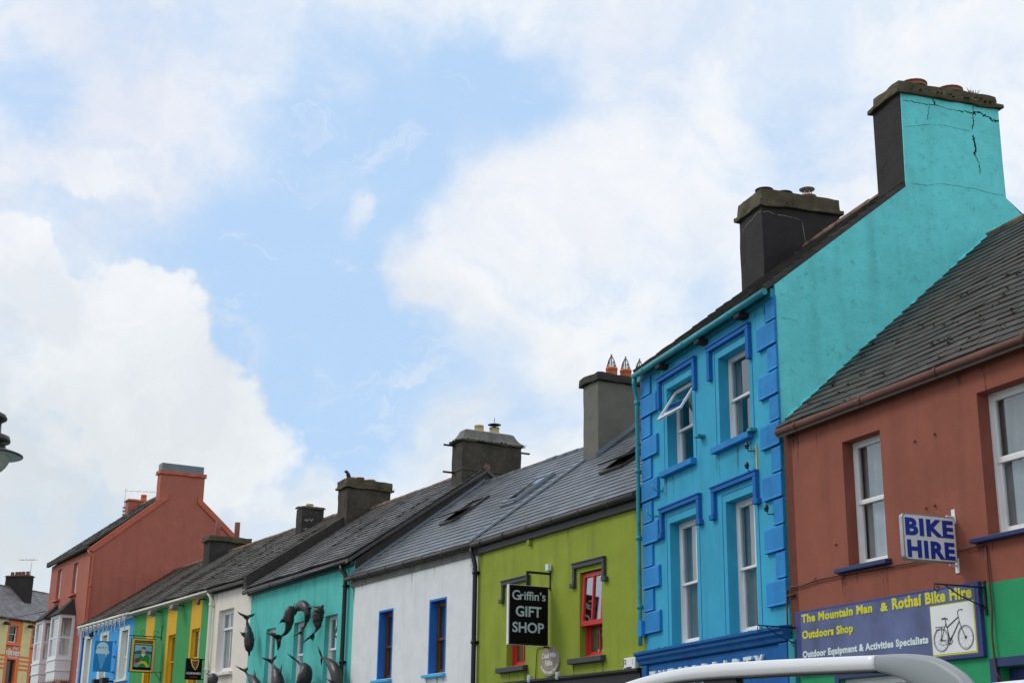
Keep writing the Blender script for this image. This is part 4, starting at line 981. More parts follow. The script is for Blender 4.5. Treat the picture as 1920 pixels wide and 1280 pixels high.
# ------------------------------------------------------------------ house D : white house
hD = thing('white_house', 'plain white house with narrow brown windows in bright blue reveals', 'house', D)
WD = [(-4.51, -3.82, 3.46, 4.88, .3), (-2.03, -1.32, 3.45, 4.88, .3), (-4.6, -3.0, .7, 2.4, .2), (-2.2, -1.2, .05, 2.4, .2)]
facade(hD, -6.12, -.0, -.2, 5.74, WD, ['white', 'bluerev'], lambda x, z: 0)
for (a, b, c, d, _) in WD[:2]:
    w = window(hD, a + .012, b - .012, c, d - .012, .145, 'brownf', tr=c + .68, fw=.05, ow=.04, curt=[(.0, .3, 0, 1, 'drape')], sill=('bluesill', a - .16, b + .05, c - .085, c - .003, .09))
    mb = MB()
    mb.box(a - .035, a + .01, -.004, .24, c - .0, d + .03); mb.box(b - .01, b + .03, -.004, .24, c, d + .03); mb.box(a + .01, b - .01, -.004, .24, d - .01, d + .03)
    mb.build('reveal', 'bluerev', w)
window(hD, -4.6, -3.0, .7, 2.4, .06, 'brownf', mull=(.5,)); window(hD, -2.2, -1.2, .05, 2.4, .1, 'brownf')
mb = MB(); mb.prism(prof(5.74, 3.3, 8.2), 'x', -6.1, -5.9); mb.box(-5.8, -.1, 6.3, 6.5, -.2, 5.7); mb.build('rear_wall', 'white', hD)
mb = MB(); mb.box(-6.11, -.02, -.035, .0, 5.57, 5.70); mb.build('eaves_band', 'stained', hD)
rD = roof(hD, -6.14, .0, 5.81, 3.3, 8.32, 'slateC', 41, ed=-.12, kL=0., kR=.05, course=.205, sw=.32, rag=.0012, thick=.02, tilt=.03, ridge='ridgeD', ridge_r=.07)
gutter(hD, -6.2, .0, -.11, 5.755, .056, 'brownblack', every=.9)
mb = MB(); mb.prism([(-.1, 5.83), (3.3, 8.34), (3.3, 8.42), (-.1, 5.90)], 'x', -5.965, -5.95); mb.build('wall_flashing', 'leadgrey', rD)
skylight(rD, -4.25, -3.5, 1.3, 2.12, 5.82, TC, 14)
skylight(rD, -1.40, -.72, 1.28, 2.15, 5.82, TC, 0, 'leadgrey')
pipe(hD, [(-.08, -.11, 5.70), (-.08, -.11, 5.62), (.0, -.09, 5.46), (.02, -.075, 5.35), (.02, -.075, 3.0), (.02, -.075, .1)], .045, 'blackpipe', [(.02, -.075, 5.2), (.02, -.075, 3.9)])

# ------------------------------------------------------------------ house E : teal house
hE = thing('teal_house', 'teal rendered house hung with bronze dolphins, tall white windows', 'house', E_)
WE = [(-5.60, -4.90, 3.0, 5.07, .26), (-3.57, -2.87, 3.0, 5.07, .26), (-1.52, -.76, 3.0, 5.06, .26)]
facade(hE, -6.97, .15, -.2, 6.18, WE, ['teal'])
for (a, b, c, d, _), cc_ in zip(WE, (('drape',), ('paledrape',), ('paledrape',))):
    window(hE, a, b, c, d, .105, 'wframe', tr=4.29, fw=.05, ow=.045, glass='glass2', curt=[(.0, .4, 0, 1, cc_[0]), (.75, 1, 0, .8, 'net')])
EZ, ERD, ERZ = 6.25, 3.35, 8.72
mb = MB(); mb.prism([(.004, -.2), (6.7, -.2), (6.7, 6.2), (ERD, ERZ - .05), (.004, 6.19)], 'x', -.1, .13); gE = mb.build('gable_wall', 'darkrender', hE)
mb = MB(); mb.prism([(.004, -.2), (6.7, -.2), (6.7, 6.2), (ERD, ERZ - .1), (.004, 6.19)], 'x', -6.95, -6.75); mb.box(-6.7, -.15, 6.4, 6.6, -.2, 6.1); mb.build('rear_wall', 'teal', hE)
rE = roof(hE, -7.2, .17, EZ, ERD, ERZ, 'slateE', 51, ed=-.2, kL=-.05, kR=0., course=.2, sw=.28, rag=.006, sag=.03, thick=.027, tilt=.12, ridge_r=.09, under=.09)
mb = MB(); mb.box(-7.05, .12, -.1, .0, 6.06, 6.165); mb.build('eaves_board', 'brownblack', hE, bev=.01)
gutter(hE, -7.15, .0, -.17, 6.13, .045, 'blackpipe', every=1.7)
pipe(hE, [(-.30, -.16, 6.1), (-.28, -.15, 5.98), (-.2, -.1, 5.9), (-.19, -.085, 5.8), (-.19, -.085, 3.4), (-.19, -.085, .1)], .05, 'blackpipe', [(-.19, -.085, 5.6), (-.19, -.085, 3.9)])
cE = chimney(hE, -.44, .12, 2.68, 4.32, 7.4, 9.30, .04, ('chim', 'capm'), lip=.055, lipz=.035, capin=.06, band=(8.58,))
# flared cap
mb = MB(); vs = []
for (o, z) in ((.07, 9.335), (.02, 9.375), (-.05, 9.45), (-.10, 9.53), (-.14, 9.62), (-.20, 9.655)):
    vs += [(-.44 - o, 2.68 - o, z), (.12 + o, 2.68 - o, z), (.12 + o, 4.32 + o, z), (-.44 - o, 4.32 + o, z)]
vs = [(x if abs(x + .16) > .02 else -.16, y, z) for x, y, z in vs]
mb.add(vs, [(4 * i + j, 4 * i + (j + 1) % 4, 4 * i + 4 + (j + 1) % 4, 4 * i + 4 + j) for i in range(5) for j in range(4)] + [(20, 21, 22, 23)])
mb.build('flared_cap', 'stained', cE)
pot(cE, -.16, 3.27, 9.62, .18, .125, 'buffpot'); pot(cE, -.16, 3.70, 9.62, .16, .13, 'buffpot')
mb = MB(); mb.lathe((-.16, 3.70, 9.77), [(.13, 0), (.13, .02), (.04, .03), (.03, .06)], 14)
for k in range(4): a = k * 1.57; mb.tube([(-.16 + .09 * math.cos(a), 3.7 + .09 * math.sin(a), 9.79), (-.16 + .09 * math.cos(a), 3.7 + .09 * math.sin(a), 9.86)], .008, 6)
mb.lathe((-.16, 3.70, 9.855), [(.06, 0), (.17, .012), (.16, .022), (.02, .035)], 16); mb.tube([(-.16, 3.7, 9.88), (-.16, 3.7, 10.06)], .008, 6); mb.build('chimney_cowl', 'iron', cE)
mb = MB()
for (x, y0, y1, z) in ((-.30, 2.38, 2.68, 9.22), (-.30, 2.38, 2.68, 8.55), (-.05, 4.3, 4.65, 9.20)): mb.box(x - .02, x + .02, y0, y1, z, z + .04)
mb.build('scaffold_bar', 'iron', cE)
blades(cE, (.12, 4.36, 9.3), 22, .12, .05, 'straw', 9); tufts(cE, [(.14, 2.7 + k * .07, 9.35) for k in range(18)] + [(-.4 + k * .06, 2.62, 9.34) for k in range(8)], 'moss', r=.028, n=4, seed=12)

# ------------------------------------------------------------------ houses F, G, H : one long mossy roof
FRD, FRZ, FEZ = 3.25, 8.85, 6.55
def shell(h, a, b, m, L_=False, R_=False):
    mb = MB()
    pr = [(.004, -.2), (6.5, -.2), (6.5, 6.5), (FRD, FRZ - .1), (.004, 6.5)]
    mb.prism(pr, 'x', a + .002, a + .15); mb.prism(pr, 'x', b - .15, b - .002); mb.box(a + .2, b - .2, 6.2, 6.4, -.2, 6.4)
    mb.build('rear_wall', m, h)
hF = thing('cream_house', 'narrow cream house with one tall white four-light window', 'house', F_)
WF = [(-2.46, -1.26, 4.165, 5.87, .3)]
facade(hF, -3.02, .02, -.2, 6.5, WF, ['cream']); shell(hF, -3.0, 0, 'cream')
wF = window(hF, -2.46, -1.26, 4.165, 5.87, .125, 'wframe', tr=5.36, fw=.06, ow=.06, trh=.08, mull=(.5,), lmull=(.5,), curt=[(0, .35, 0, 1, 'net'), (.7, 1, 0, 1, 'drape')], sill=('cream', -2.76, -1.10, 4.05, 4.16, .1))
rF = roof(hF, -3.0, .05, FEZ, FRD, FRZ, 'slateF', 61, ed=-.2, course=.19, sw=.27, rag=.007, sag=.03, thick=.028, tilt=.15, under=.08)
mb = MB(); mb.prism([(-.2, 6.30), (FRD, FRZ - .26), (FRD, FRZ + .06), (-.2, 6.60)], 'x', -.14, .07); mb.prism([(.004, -.2), (6.5, -.2), (6.5, 6.45), (FRD, FRZ - .12), (.004, 6.45)], 'x', .005, .04); mb.build('gable_wall', 'darkrender', hF)
mb = MB(); mb.box(-2.9, .0, -.1, .0, 6.38, 6.47); mb.build('eaves_board', 'soffit', hF, bev=.008)
gutter(hF, -3.0, -.1, -.15, 6.46, .05, 'brownblack')
pipe(hF, [(-3.02, -.16, 6.42), (-2.96, -.1, 6.3), (-2.93, -.09, 6.2), (-2.93, -.09, 4.2), (-2.93, -.09, .1)], .05, 'creamf', [(-2.93, -.09, 6.05), (-2.93, -.09, 4.25)])
cF = chimney(hF, -.42, .22, 2.58, 3.95, 7.8, 9.28, .27, ('chim', 'capm'), lip=.07, lipz=.07, capin=.03)
for (y, h, m) in ((2.86, .1, 'buffpot'), (3.1, .12, 'terra2'), (3.45, .1, 'buffpot')): pot(cF, -.1, y, 9.54, h, .13, m, taper=.97)
tufts(cF, [(.24, 2.5 + k * .1, 9.36) for k in range(16)], 'moss', r=.03, n=4, seed=14)
cS = chimney(hF, -3.30, -2.87, 2.52, 3.24, 7.9, 9.15, .07, ('darkrender', 'capm'), lip=.035, lipz=.05, capin=.01)
pot(cS, -3.08, 2.85, 9.21, .1, .12, 'buffpot')
ribbon(cS, [(2.6, 8.8), (2.66, 8.77), (2.75, 8.79), (2.85, 8.78), (2.9, 8.84)], .035, 'palecrack', at=-2.866, name='pale_crack'); ribbon(cS, [(2.58, 8.5), (2.66, 8.53), (2.76, 8.48), (2.85, 8.5)], .03, 'palecrack', at=-2.866, name='pale_crack')

hG = thing('striped_pub', 'green pub front with bright yellow vertical stripes and yellow windows', 'pub', F_, (-3.02, 0, 0))
STR = [(-4.84, -3.93), (-7.07, -6.17), (-9.22, -8.34)]
WG = [(-4.70, -3.97, 3.4, 5.52, .3), (-6.84, -6.16, 3.4, 5.50, .3), (-9.02, -8.38, 3.4, 5.5, .3)]
facade(hG, -10.56, -3.02, -.2, 6.5, WG, ['ggreen', 'gyellow'], lambda x, z: 1 if any(a < x < b for a, b in STR) else 0, xs=[q for s in STR for q in s]); shell(hG, -10.56, -3.02, 'ggreen')
for (a, b, c, d, _) in WG: window(hG, a, b, c, d, .08, 'yellowf', tr=4.70, fw=.035, ow=.025, curt=[(0, .3, 0, 1, 'drape')])
rG = roof(hG, -10.56, -3.0, FEZ, FRD, FRZ, 'slateF', 62, ed=-.2, course=.19, sw=.27, rag=.008, sag=.035, thick=.028, tilt=.15, under=.08)
gutter(hG, -10.6, -3.05, -.15, 6.465, .055, 'creamf', every=1.6)
mb = MB(); mb.box(-10.5, -3.05, -.04, 0, 6.4, 6.47); mb.build('eaves_board', 'creamf', hG)
hH = thing('light_blue_shop', 'small light blue shop house with cream window surrounds at the foot of the red gable', 'house', F_, (-10.58, 0, 0))
WH = [(-16.22, -15.6, 3.6, 6.03, .25), (-14.15, -13.5, 3.6, 6.0, .25), (-11.80, -11.06, 4.42, 6.0, .25)]
facade(hH, -16.84, -10.58, -.2, 6.5, WH, ['hblue']); shell(hH, -16.84, -10.58, 'hblue')
for (a, b, c, d, _) in WH:
    w = window(hH, a, b, c, d, .10, 'creamf', tr=c + (d - c) * .45, fw=.05, ow=.05, curt=[(0, .4, 0, 1, 'paledrape'), (.6, 1, 0, 1, 'drape')], sill=('creamf', a - .3, b + .3, c - .1, c - .003, .08))
    mb = MB(); t = .26
    mb.box(a - t, a, -.03, .01, c - .0, d + .13); mb.box(b, b + t * .55, -.03, .01, c, d + .13); mb.box(a, b, -.03, .01, d, d + .13); mb.box(a, a + .02, .002, .22, c, d - .02); mb.build('surround', 'creamf', w, bev=.005)
rH = roof(hH, -16.9, -10.56, FEZ, FRD, FRZ, 'slateF', 63, ed=-.2, kL=-.03, course=.19, sw=.27, rag=.008, sag=.03, thick=.028, tilt=.15, under=.08)
gutter(hH, -17.0, -10.6, -.15, 6.49, .06, 'creamf', every=1.6)
mb = MB(); mb.box(-16.95, -10.62, -.08, 0, 6.36, 6.47); mb.build('eaves_board', 'creamf', hH)
pipe(hH, [(-16.78, -.13, 6.44), (-16.74, -.08, 6.3), (-16.74, -.08, 4.5), (-16.74, -.08, .1)], .05, 'creamf', [(-16.74, -.08, 4.9)])
pipe(hH, [(-16.62, -.05, 6.3), (-16.62, -.05, .1)], .035, 'bluerev')
cG = chimney(hH, -11.5, -10.9, 2.5, 3.97, 7.7, 9.17, .2, ('darkrender', 'capm'), lip=.09, lipz=.06, capin=.05)
for y in (2.86, 3.57): mbp = MB(); mbp.tube([(-11.2, y, 9.35), (-11.2, y, 9.95)], .095, 14); mbp.build('chimney_pot', 'redpipe', cG, bev=.01)
for rr, sd_ in ((rF, 1), (rG, 2), (rH, 3)):
    u_a, u_b = {1: (-2.9, 0), 2: (-10.4, -3.1), 3: (-16.7, -10.6)}[sd_]
    rq = random.Random(sd_); tn = (FRZ - FEZ) / (FRD + .2); pts = []
    for _ in range(int(10 * (u_b - u_a) / 3)):
        u = rq.uniform(u_a, u_b); d = rq.uniform(-.1, 2.9); pts.append((u, d, FEZ + (d + .2) * tn + .01 - .02))
    tufts(rr, pts, 'moss', r=.04, n=4, seed=sd_, flat=.4)
rq = random.Random(77); tn = (ERZ - EZ) / (ERD + .2)
tufts(rE, [(u, d, EZ + (d + .2) * tn - .01) for u, d in ((rq.uniform(-7, -.1), rq.uniform(-.1, 3.2)) for _ in range(26))], 'moss', r=.035, n=3, seed=9, flat=.4)
mb = MB(); tnE = tn
for (u, d, l) in ((-4.2, 1.0, .9), (-3.0, 1.15, .9), (-1.6, .95, .8), (-5.6, .7, .5), (-1.9, 1.9, .5)):
    z = EZ + (d + .2) * tnE + .012; mb.add([(u, d, z), (u + .05, d, z), (u + .12 + .05, d + l * .7, z + l * .7 * tnE), (u + .12, d + l * .7, z + l * .7 * tnE)], [(0, 1, 2, 3)])
mb.build('lead_patch', 'leadgrey', rE)
def slips(ro, ez, rz, rd, spots, name='slipped_slate'):
    tn_ = (rz - ez) / (rd + .2)
    for (u, d, l) in spots:
        mb = MB(); w = .035
        for k in range(5):
            dd = d + k * l * .2; uu = u + k * l * .2 * .22; z = ez + (dd + .2) * tn_ + .012 + .012 * (k % 2)
            mb.add([(uu, dd, z), (uu + w, dd, z + .02), (uu + w + .04, dd + l * .19, z + l * .19 * tn_ + .012), (uu + .04, dd + l * .19, z + l * .19 * tn_ - .004)], [(0, 1, 2, 3)])
        mb.build(name, 'crack', ro)
slips(rE, EZ, ERZ, ERD, [(-3.6, .9, 1.1), (-2.2, .8, .9), (-1.1, 1.5, .8), (-5.2, 1.6, .7)])
slips(rF, FEZ, FRZ, FRD, [(-2.3, .7, 1.0), (-1.2, 1.5, .7)]); slips(rG, FEZ, FRZ, FRD, [(-4.0, 1.0, 1.3), (-5.4, .6, 1.0), (-6.8, 1.3, .9), (-8.6, .8, .8)])

# floodlights under the pub gutter
FL = ['small black floodlight under the pub gutter beside the cream downpipe', 'silver floodlight under the pub gutter between the two right-hand yellow stripes', 'silver floodlight under the pub gutter between the two left-hand yellow stripes']
for u, lab in zip((-3.6, -5.6, -7.72), FL):
    t_ = thing('floodlight', lab, 'light', F_, (u, 0, 6.37), 'floodlights along the pub gutter')
    mb = MB(); mb.box(u - .03, u + .03, -.22, 0, 6.28, 6.31); mb.build('arm', 'iron', t_)
    s = .6 if u > -4 else 1.
    mb = MB(); mb.prism([(-.20, 6.33), (-.34 * s - .05, 6.30), (-.36 * s - .05, 6.17), (-.22, 6.13)], 'x', u - .15 * s, u + .15 * s); h_ = mb.build('lamp_head', 'floodmetal' if s == 1. else 'iron', t_, bev=.01)
# painted pub sign
ps = thing('hanging_sign', 'framed pub sign painted with a footballer in a green and gold jersey', 'sign', F_, (-7.53, 0, 5.0), 'projecting shop signs')
px_ = -7.5
mb = MB(); mb.box(-7.56, -7.50, -.945, -.17, 4.40, 5.43); mb.build('board', 'signblack', ps, bev=.004)
mb = MB()
for (a, b, c, d) in ((-.93, -.85, 4.42, 5.41), (-.265, -.185, 4.42, 5.41), (-.85, -.265, 4.42, 4.475), (-.85, -.265, 5.36, 5.41), (-.85, -.265, 5.245, 5.275)): mb.box(-7.50, -7.488, a, b, c, d)
mb.build('gilt_frame', 'gold', ps, bev=.003)
text(ps, 'Paddy Bawn Brosnan’s', 'side', -7.499, -.835, 5.292, .555, .05, 'gold', bold=.01)
def sidepoly(pts, x): return [(x, p[0], p[1]) for p in pts]
pb = MB(); x = -7.497
pb.poly(sidepoly([(-.82, 4.56), (-.29, 4.56), (-.29, 5.22), (-.82, 5.22)], x), 0)
pb.poly(sidepoly([(-.82, 4.56), (-.29, 4.56), (-.29, 4.95), (-.82, 4.95)], x + .001), 1)
pb.poly(sidepoly([(-.82, 4.95), (-.29, 4.95), (-.29, 5.03), (-.4, 5.06), (-.55, 5.03), (-.66, 5.07), (-.82, 5.02)], x + .002), 2)
pb.poly(sidepoly([(-.66, 4.56), (-.36, 4.56), (-.33, 4.72), (-.34, 4.88), (-.40, 4.93), (-.48, 4.95), (-.58, 4.95), (-.64, 4.92), (-.68, 4.80)], x + .003), 3)
pb.poly(sidepoly([(-.64, 4.68), (-.50, 4.67), (-.42, 4.56), (-.36, 4.56), (-.35, 4.62), (-.46, 4.74), (-.64, 4.75)], x + .004), 4)
pb.poly(sidepoly([(-.62, 4.95), (-.55, 4.86), (-.47, 4.95), (-.50, 4.98), (-.58, 4.98)], x + .004), 5)
pb.poly(sidepoly([(-.545 + .065 * math.cos(k * .4488), 5.05 + .095 * math.sin(k * .4488)) for k in range(14)], x + .005), 6)
pb.poly(sidepoly([(-.61, 5.08), (-.605, 5.14), (-.56, 5.17), (-.51, 5.165), (-.475, 5.12), (-.48, 5.06), (-.495, 5.10), (-.55, 5.125), (-.59, 5.11)], x + .006), 7)
pb.poly(sidepoly([(-.71 + .085 * math.cos(k * .4488), 4.75 + .085 * math.sin(k * .4488)) for k in range(14)], x + .005), 8)
pb.poly(sidepoly([(-.74, 4.65), (-.64, 4.63), (-.58, 4.67), (-.64, 4.70), (-.72, 4.69)], x + .006), 6)
pb.build('painting', ['psky', 'psea', 'phill', 'pgreen', 'signyellow', 'signwhite', 'skin', 'hair', 'ball'], ps, recalc=False)
mb = MB(); mb.box(-7.545, -7.515, -1.02, 0, 5.485, 5.51); mb.box(-7.545, -7.515, -.02, 0, 5.4, 5.85)
for y in (-.86, -.5, -.25): mb.tube([(-7.53, y, 5.43), (-7.53, y, 5.49)], .01, 6)
for (cy, r) in ((-.2, .1), (-.6, .08)): mb.tube([(-7.53, cy + r * math.cos(q * .4) * (1 - q * .03), 5.59 + r * math.sin(q * .4) * (1 - q * .03)) for q in range(16)], .006, 5)
mb.tube([(-7.3, 0, 4.42), (-7.3, -.22, 4.42)], .01, 6); mb.tube([(-7.3, 0, 4.42), (-7.3, 0, 4.15)], .012, 6); mb.tube([(-7.3, -.2, 4.42), (-7.3, -.02, 4.18)], .009, 6)
mb.build('iron_bracket', 'iron', ps)
# harp sign
hsg = thing('hanging_sign', 'small black stout sign with a golden harp beside the cream downpipe', 'sign', F_, (-3.144, 0, 4.28), 'projecting shop signs')
mb = MB(); mb.box(-3.2, -3.10, -.62, -.16, 3.99, 4.575); mb.build('sign_box', 'signblack', hsg, bev=.008)
hp = MB(); hx = -3.096
def hpt(p): return [(hx, -.62 + a, 3.99 + b) for a, b in p]
hp.tube(hpt([(.13, .54), (.15, .45), (.18, .37), (.24, .30), (.29, .27)]), [.016, .018, .02, .018, .012], 6)
hp.tube(hpt([(.11, .545), (.17, .535), (.25, .53), (.33, .545), (.36, .535)]), [.016, .018, .014, .016, .01], 6)
hp.tube(hpt([(.35, .53), (.34, .44), (.31, .34), (.28, .275)]), [.014, .013, .014, .01], 6)
for k in range(6): hp.tube(hpt([(.17 + k * .028, .525), (.19 + k * .02, .37 - k * .015)]), .003, 4)
hp.build('harp_emblem', 'gold', hsg)
text(hsg, 'GUINNESS', 'side', -3.099, -.605, 4.135, .42, .06, 'signwhite', bold=.012)
mb = MB(); mb.box(-3.098, -3.0965, -.50, -.28, 4.045, 4.085); mb.build('sign_band', 'signred', hsg)
mb = MB(); mb.box(-3.16, -3.13, -.18, 0, 4.545, 4.575); mb.box(-3.16, -3.13, -.18, 0, 3.995, 4.02); mb.build('iron_bracket', 'iron', hsg)
# ice cream sign
ic = thing('hanging_sign', 'bright blue projecting sign showing a white ice cream cone', 'sign', F_, (-12.5, 0, 5.2), 'projecting shop signs')
mb = MB(); mb.box(-12.53, -12.48, -.71, -.11, 4.68, 5.68); mb.build('board', 'icesky', ic, bev=.004)
ib = MB(); x = -12.478
ib.poly([(x, -.44 + .2 * math.cos(k * math.pi / 14), 5.46 + .2 * math.sin(k * math.pi / 14)) for k in range(28)])
sk = [(-.67, 5.33), (-.66, 5.29)]
sk = [(-.66, 5.34)] + [(-.66 + .44 * k / 12, 5.27 + .02 * math.sin(k * 1.9)) for k in range(13)] + [(-.2, 5.34), (-.24, 5.40), (-.64, 5.40)]
ib.poly([(x + .001, a, b) for a, b in sk]); ib.poly([(x + .0015, a, b) for a, b in ((-.325, 5.30), (-.28, 5.30), (-.285, 5.20), (-.3, 5.185), (-.318, 5.2))]); ib.build('scoop_emblem', 'icewhite', ic, recalc=False)
cb = MB(); cb.poly([(x + .0005, a, b) for a, b in ((-.59, 5.25), (-.28, 5.25), (-.41, 4.77), (-.46, 4.77))]); cb.build('cone_emblem', 'icecone', ic, recalc=False)
text(ic, 'MURPHYS', 'side', x + .0005, -.6, 5.44, .32, .07, 'icecone', bold=.012, ext=.002)
mb = MB()
for z in (5.69, 5.19, 4.68): mb.tube([(-12.5, -.11, z), (-12.5, 0, z)], .012, 6); mb.box(-12.53, -12.47, -.02, 0, z - .04, z + .04)
mb.tube([(-12.5, -.7, 5.685), (-12.5, -.1, 5.69)], .01, 6); mb.build('iron_bracket', 'iron', ic)
# icicle lights
mb = MB(); rq = random.Random(4); u = -16.7
while u < -10.7:
    mb.tube([(u, -.22, 6.42), (u + .25, -.22, 6.36), (u + .5, -.22, 6.42)], .012, 5)
    for (du, l) in ((.0, .18), (.25, rq.uniform(.3, .42)), (.12, .12)):
        pts = [(u + du + rq.gauss(0, .01), -.22 + rq.gauss(0, .01), 6.4 - l * k / 4) for k in range(5)]
        mb.tube(pts, .012, 5)
        for p in pts[1:]: mb.lathe((p[0], p[1], p[2] - .02), [(.006, 0), (.026, .02), (.006, .045)], 6)
    u += .5
solo('icicle_lights', 'string of white icicle lights hanging under the light blue shop gutter', 'fairy lights', F_, (-13.7, 0, 6.4), mb, 'fairy')
mb = MB(); mb.tube([(-15.0, 0, 6.22), (-15.0, -.18, 6.2)], .02, 8); mb.lathe((-15.0, -.2, 6.02), [(.07, 0), (.09, .06), (.06, .16), (.02, .2)], 12); mb.tube([(-15.0, -.2, 6.22), (-14.95, -.25, 6.05), (-14.9, -.2, 5.95), (-15.0, -.15, 5.97)], .012, 6)
solo('wall_lamp', 'small black curled wall lamp between the two left windows of the light blue shop', 'light', F_, (-15.0, 0, 6.1), mb, 'iron')
for u, lab, s in ((-13.4, 'low black floodlight on the light blue wall, just under the ice cream sign', .8), (-12.4, 'black floodlight beside the cream window sill of the light blue shop', 1.)):
    mb = MB(); z = 4.38
    mb.box(u - .18 * s, u + .18 * s, -.42, -.2, z - .12, z + .1); mb.box(u - .03, u + .03, -.2, 0, z - .04, z + .02)
    solo('wall_floodlight', lab, 'light', F_, (u, 0, z), mb, 'iron', 'floodlights on the light blue wall', .015)

# ------------------------------------------------------------------ house I : tall red gable
hI = thing('tall_red_house', 'tall brick red house with a stepped gable chimney and white oriel bays', 'house', I_)
WI = [(-4.98, -4.32, 7.95, 9.15, .3), (-2.43, -1.78, 7.92, 9.11, .3)]
facade(hI, -6.13, -.0, -.2, 9.4, WI, ['red'])
for (a, b, c, d, _) in WI: window(hI, a, b, c, d, .11, 'wframe', tr=(c + d) / 2, fw=.06, ow=.05, curt=[(0, 1, .5, 1, 'net')], sill=('redtrim', a - .12, b + .12, c - .1, c - .003, .12))
igp = [(.004, -.2), (6.6, -.2), (6.6, 9.38), (4.15, 11.60), (4.15, 12.52), (2.42, 12.52), (2.42, 11.48), (.004, 9.40)]
mb = MB(); mb.prism(igp, 'x', -.25, -.003); mb.build('gable_wall', 'red', hI)
mb = MB(); mb.prism([(.004, -.2), (6.6, -.2), (6.6, 9.38), (3.28, 12.1), (.004, 9.4)], 'x', -6.1, -5.9); mb.box(-5.8, -.3, 6.3, 6.58, -.2, 9.3); mb.build('rear_wall', 'red', hI)
rI = roof(hI, -6.25, -.12, 9.52, 3.28, 12.2, 'slateB', 71, ed=-.2, course=.2, sw=.27, rag=.008, thick=.014)
mb = MB()
mb.prism([(.1, 9.30), (2.75, 11.55), (2.75, 11.82), (-.1, 9.42), (-.1, 9.3)], 'x', -.1, .05); mb.prism([(3.92, 11.52), (6.7, 9.2), (6.7, 9.45), (3.92, 11.80)], 'x', -.1, .05)
mb.build('coping', 'redtrim', hI, bev=.01)
gutter(hI, -6.3, -.02, -.13, 9.43, .06, 'brownblack', every=1.6)
pipe(hI, [(-.02, -.1, 9.35), (.02, -.06, 9.2), (.06, .06, 9.1), (.06, .06, 4.0), (.06, .06, .0)], .05, 'redtrim', [(.06, .06, 8), (.06, .06, 6.4)])
cI = chimney(hI, -.48, -.006, 2.40, 4.15, 11.2, 12.53, .15, ('red', 'redtrim'), lip=.06, lipz=.14, capin=-.03)
mb = MB(); mb.box(-.5, -.03, 2.42, 4.10, 12.68, 12.97); mb.build('metal_shroud', 'leadgrey', cI, bev=.008)
cI2 = chimney(hI, -6.1, -5.65, 2.75, 3.75, 10.8, 12.35, .1, ('red', 'redtrim'), lip=.05, lipz=.06, capin=.0)
pot(cI2, -5.88, 3.45, 12.45, .26, .13, 'terra'); 
mb = MB(); mb.tube([(-6.12, 2.72, 11.6), (-6.12, 2.72, 12.95)], .013, 6); mb.tube([(-6.12, 2.72, 12.85), (-5.8, 4.3, 12.9)], .007, 5)
for k in range(7): t = k / 6; mb.tube([(-6.12 + .32 * t - .3, 2.72 + 1.58 * t, 12.85 + .05 * t), (-6.12 + .32 * t + .3, 2.72 + 1.58 * t, 12.85 + .05 * t)], .005, 5)
for z in (11.8, 11.95, 12.1): mb.box(-6.16, -6.08, 2.66, 2.76, z, z + .06)
mb.build('television_aerial', 'steel', cI2)
ribbon(hI, [(.3, 8.55), (1.2, 8.5), (1.9, 8.52), (2.7, 8.45), (3.4, 8.42), (4.0, 8.36)], .05, 'redtrim', at=.0, name='string_line')
mb = MB(); mb.box(.9, 1.2, -.1, .25, 4, 5); 
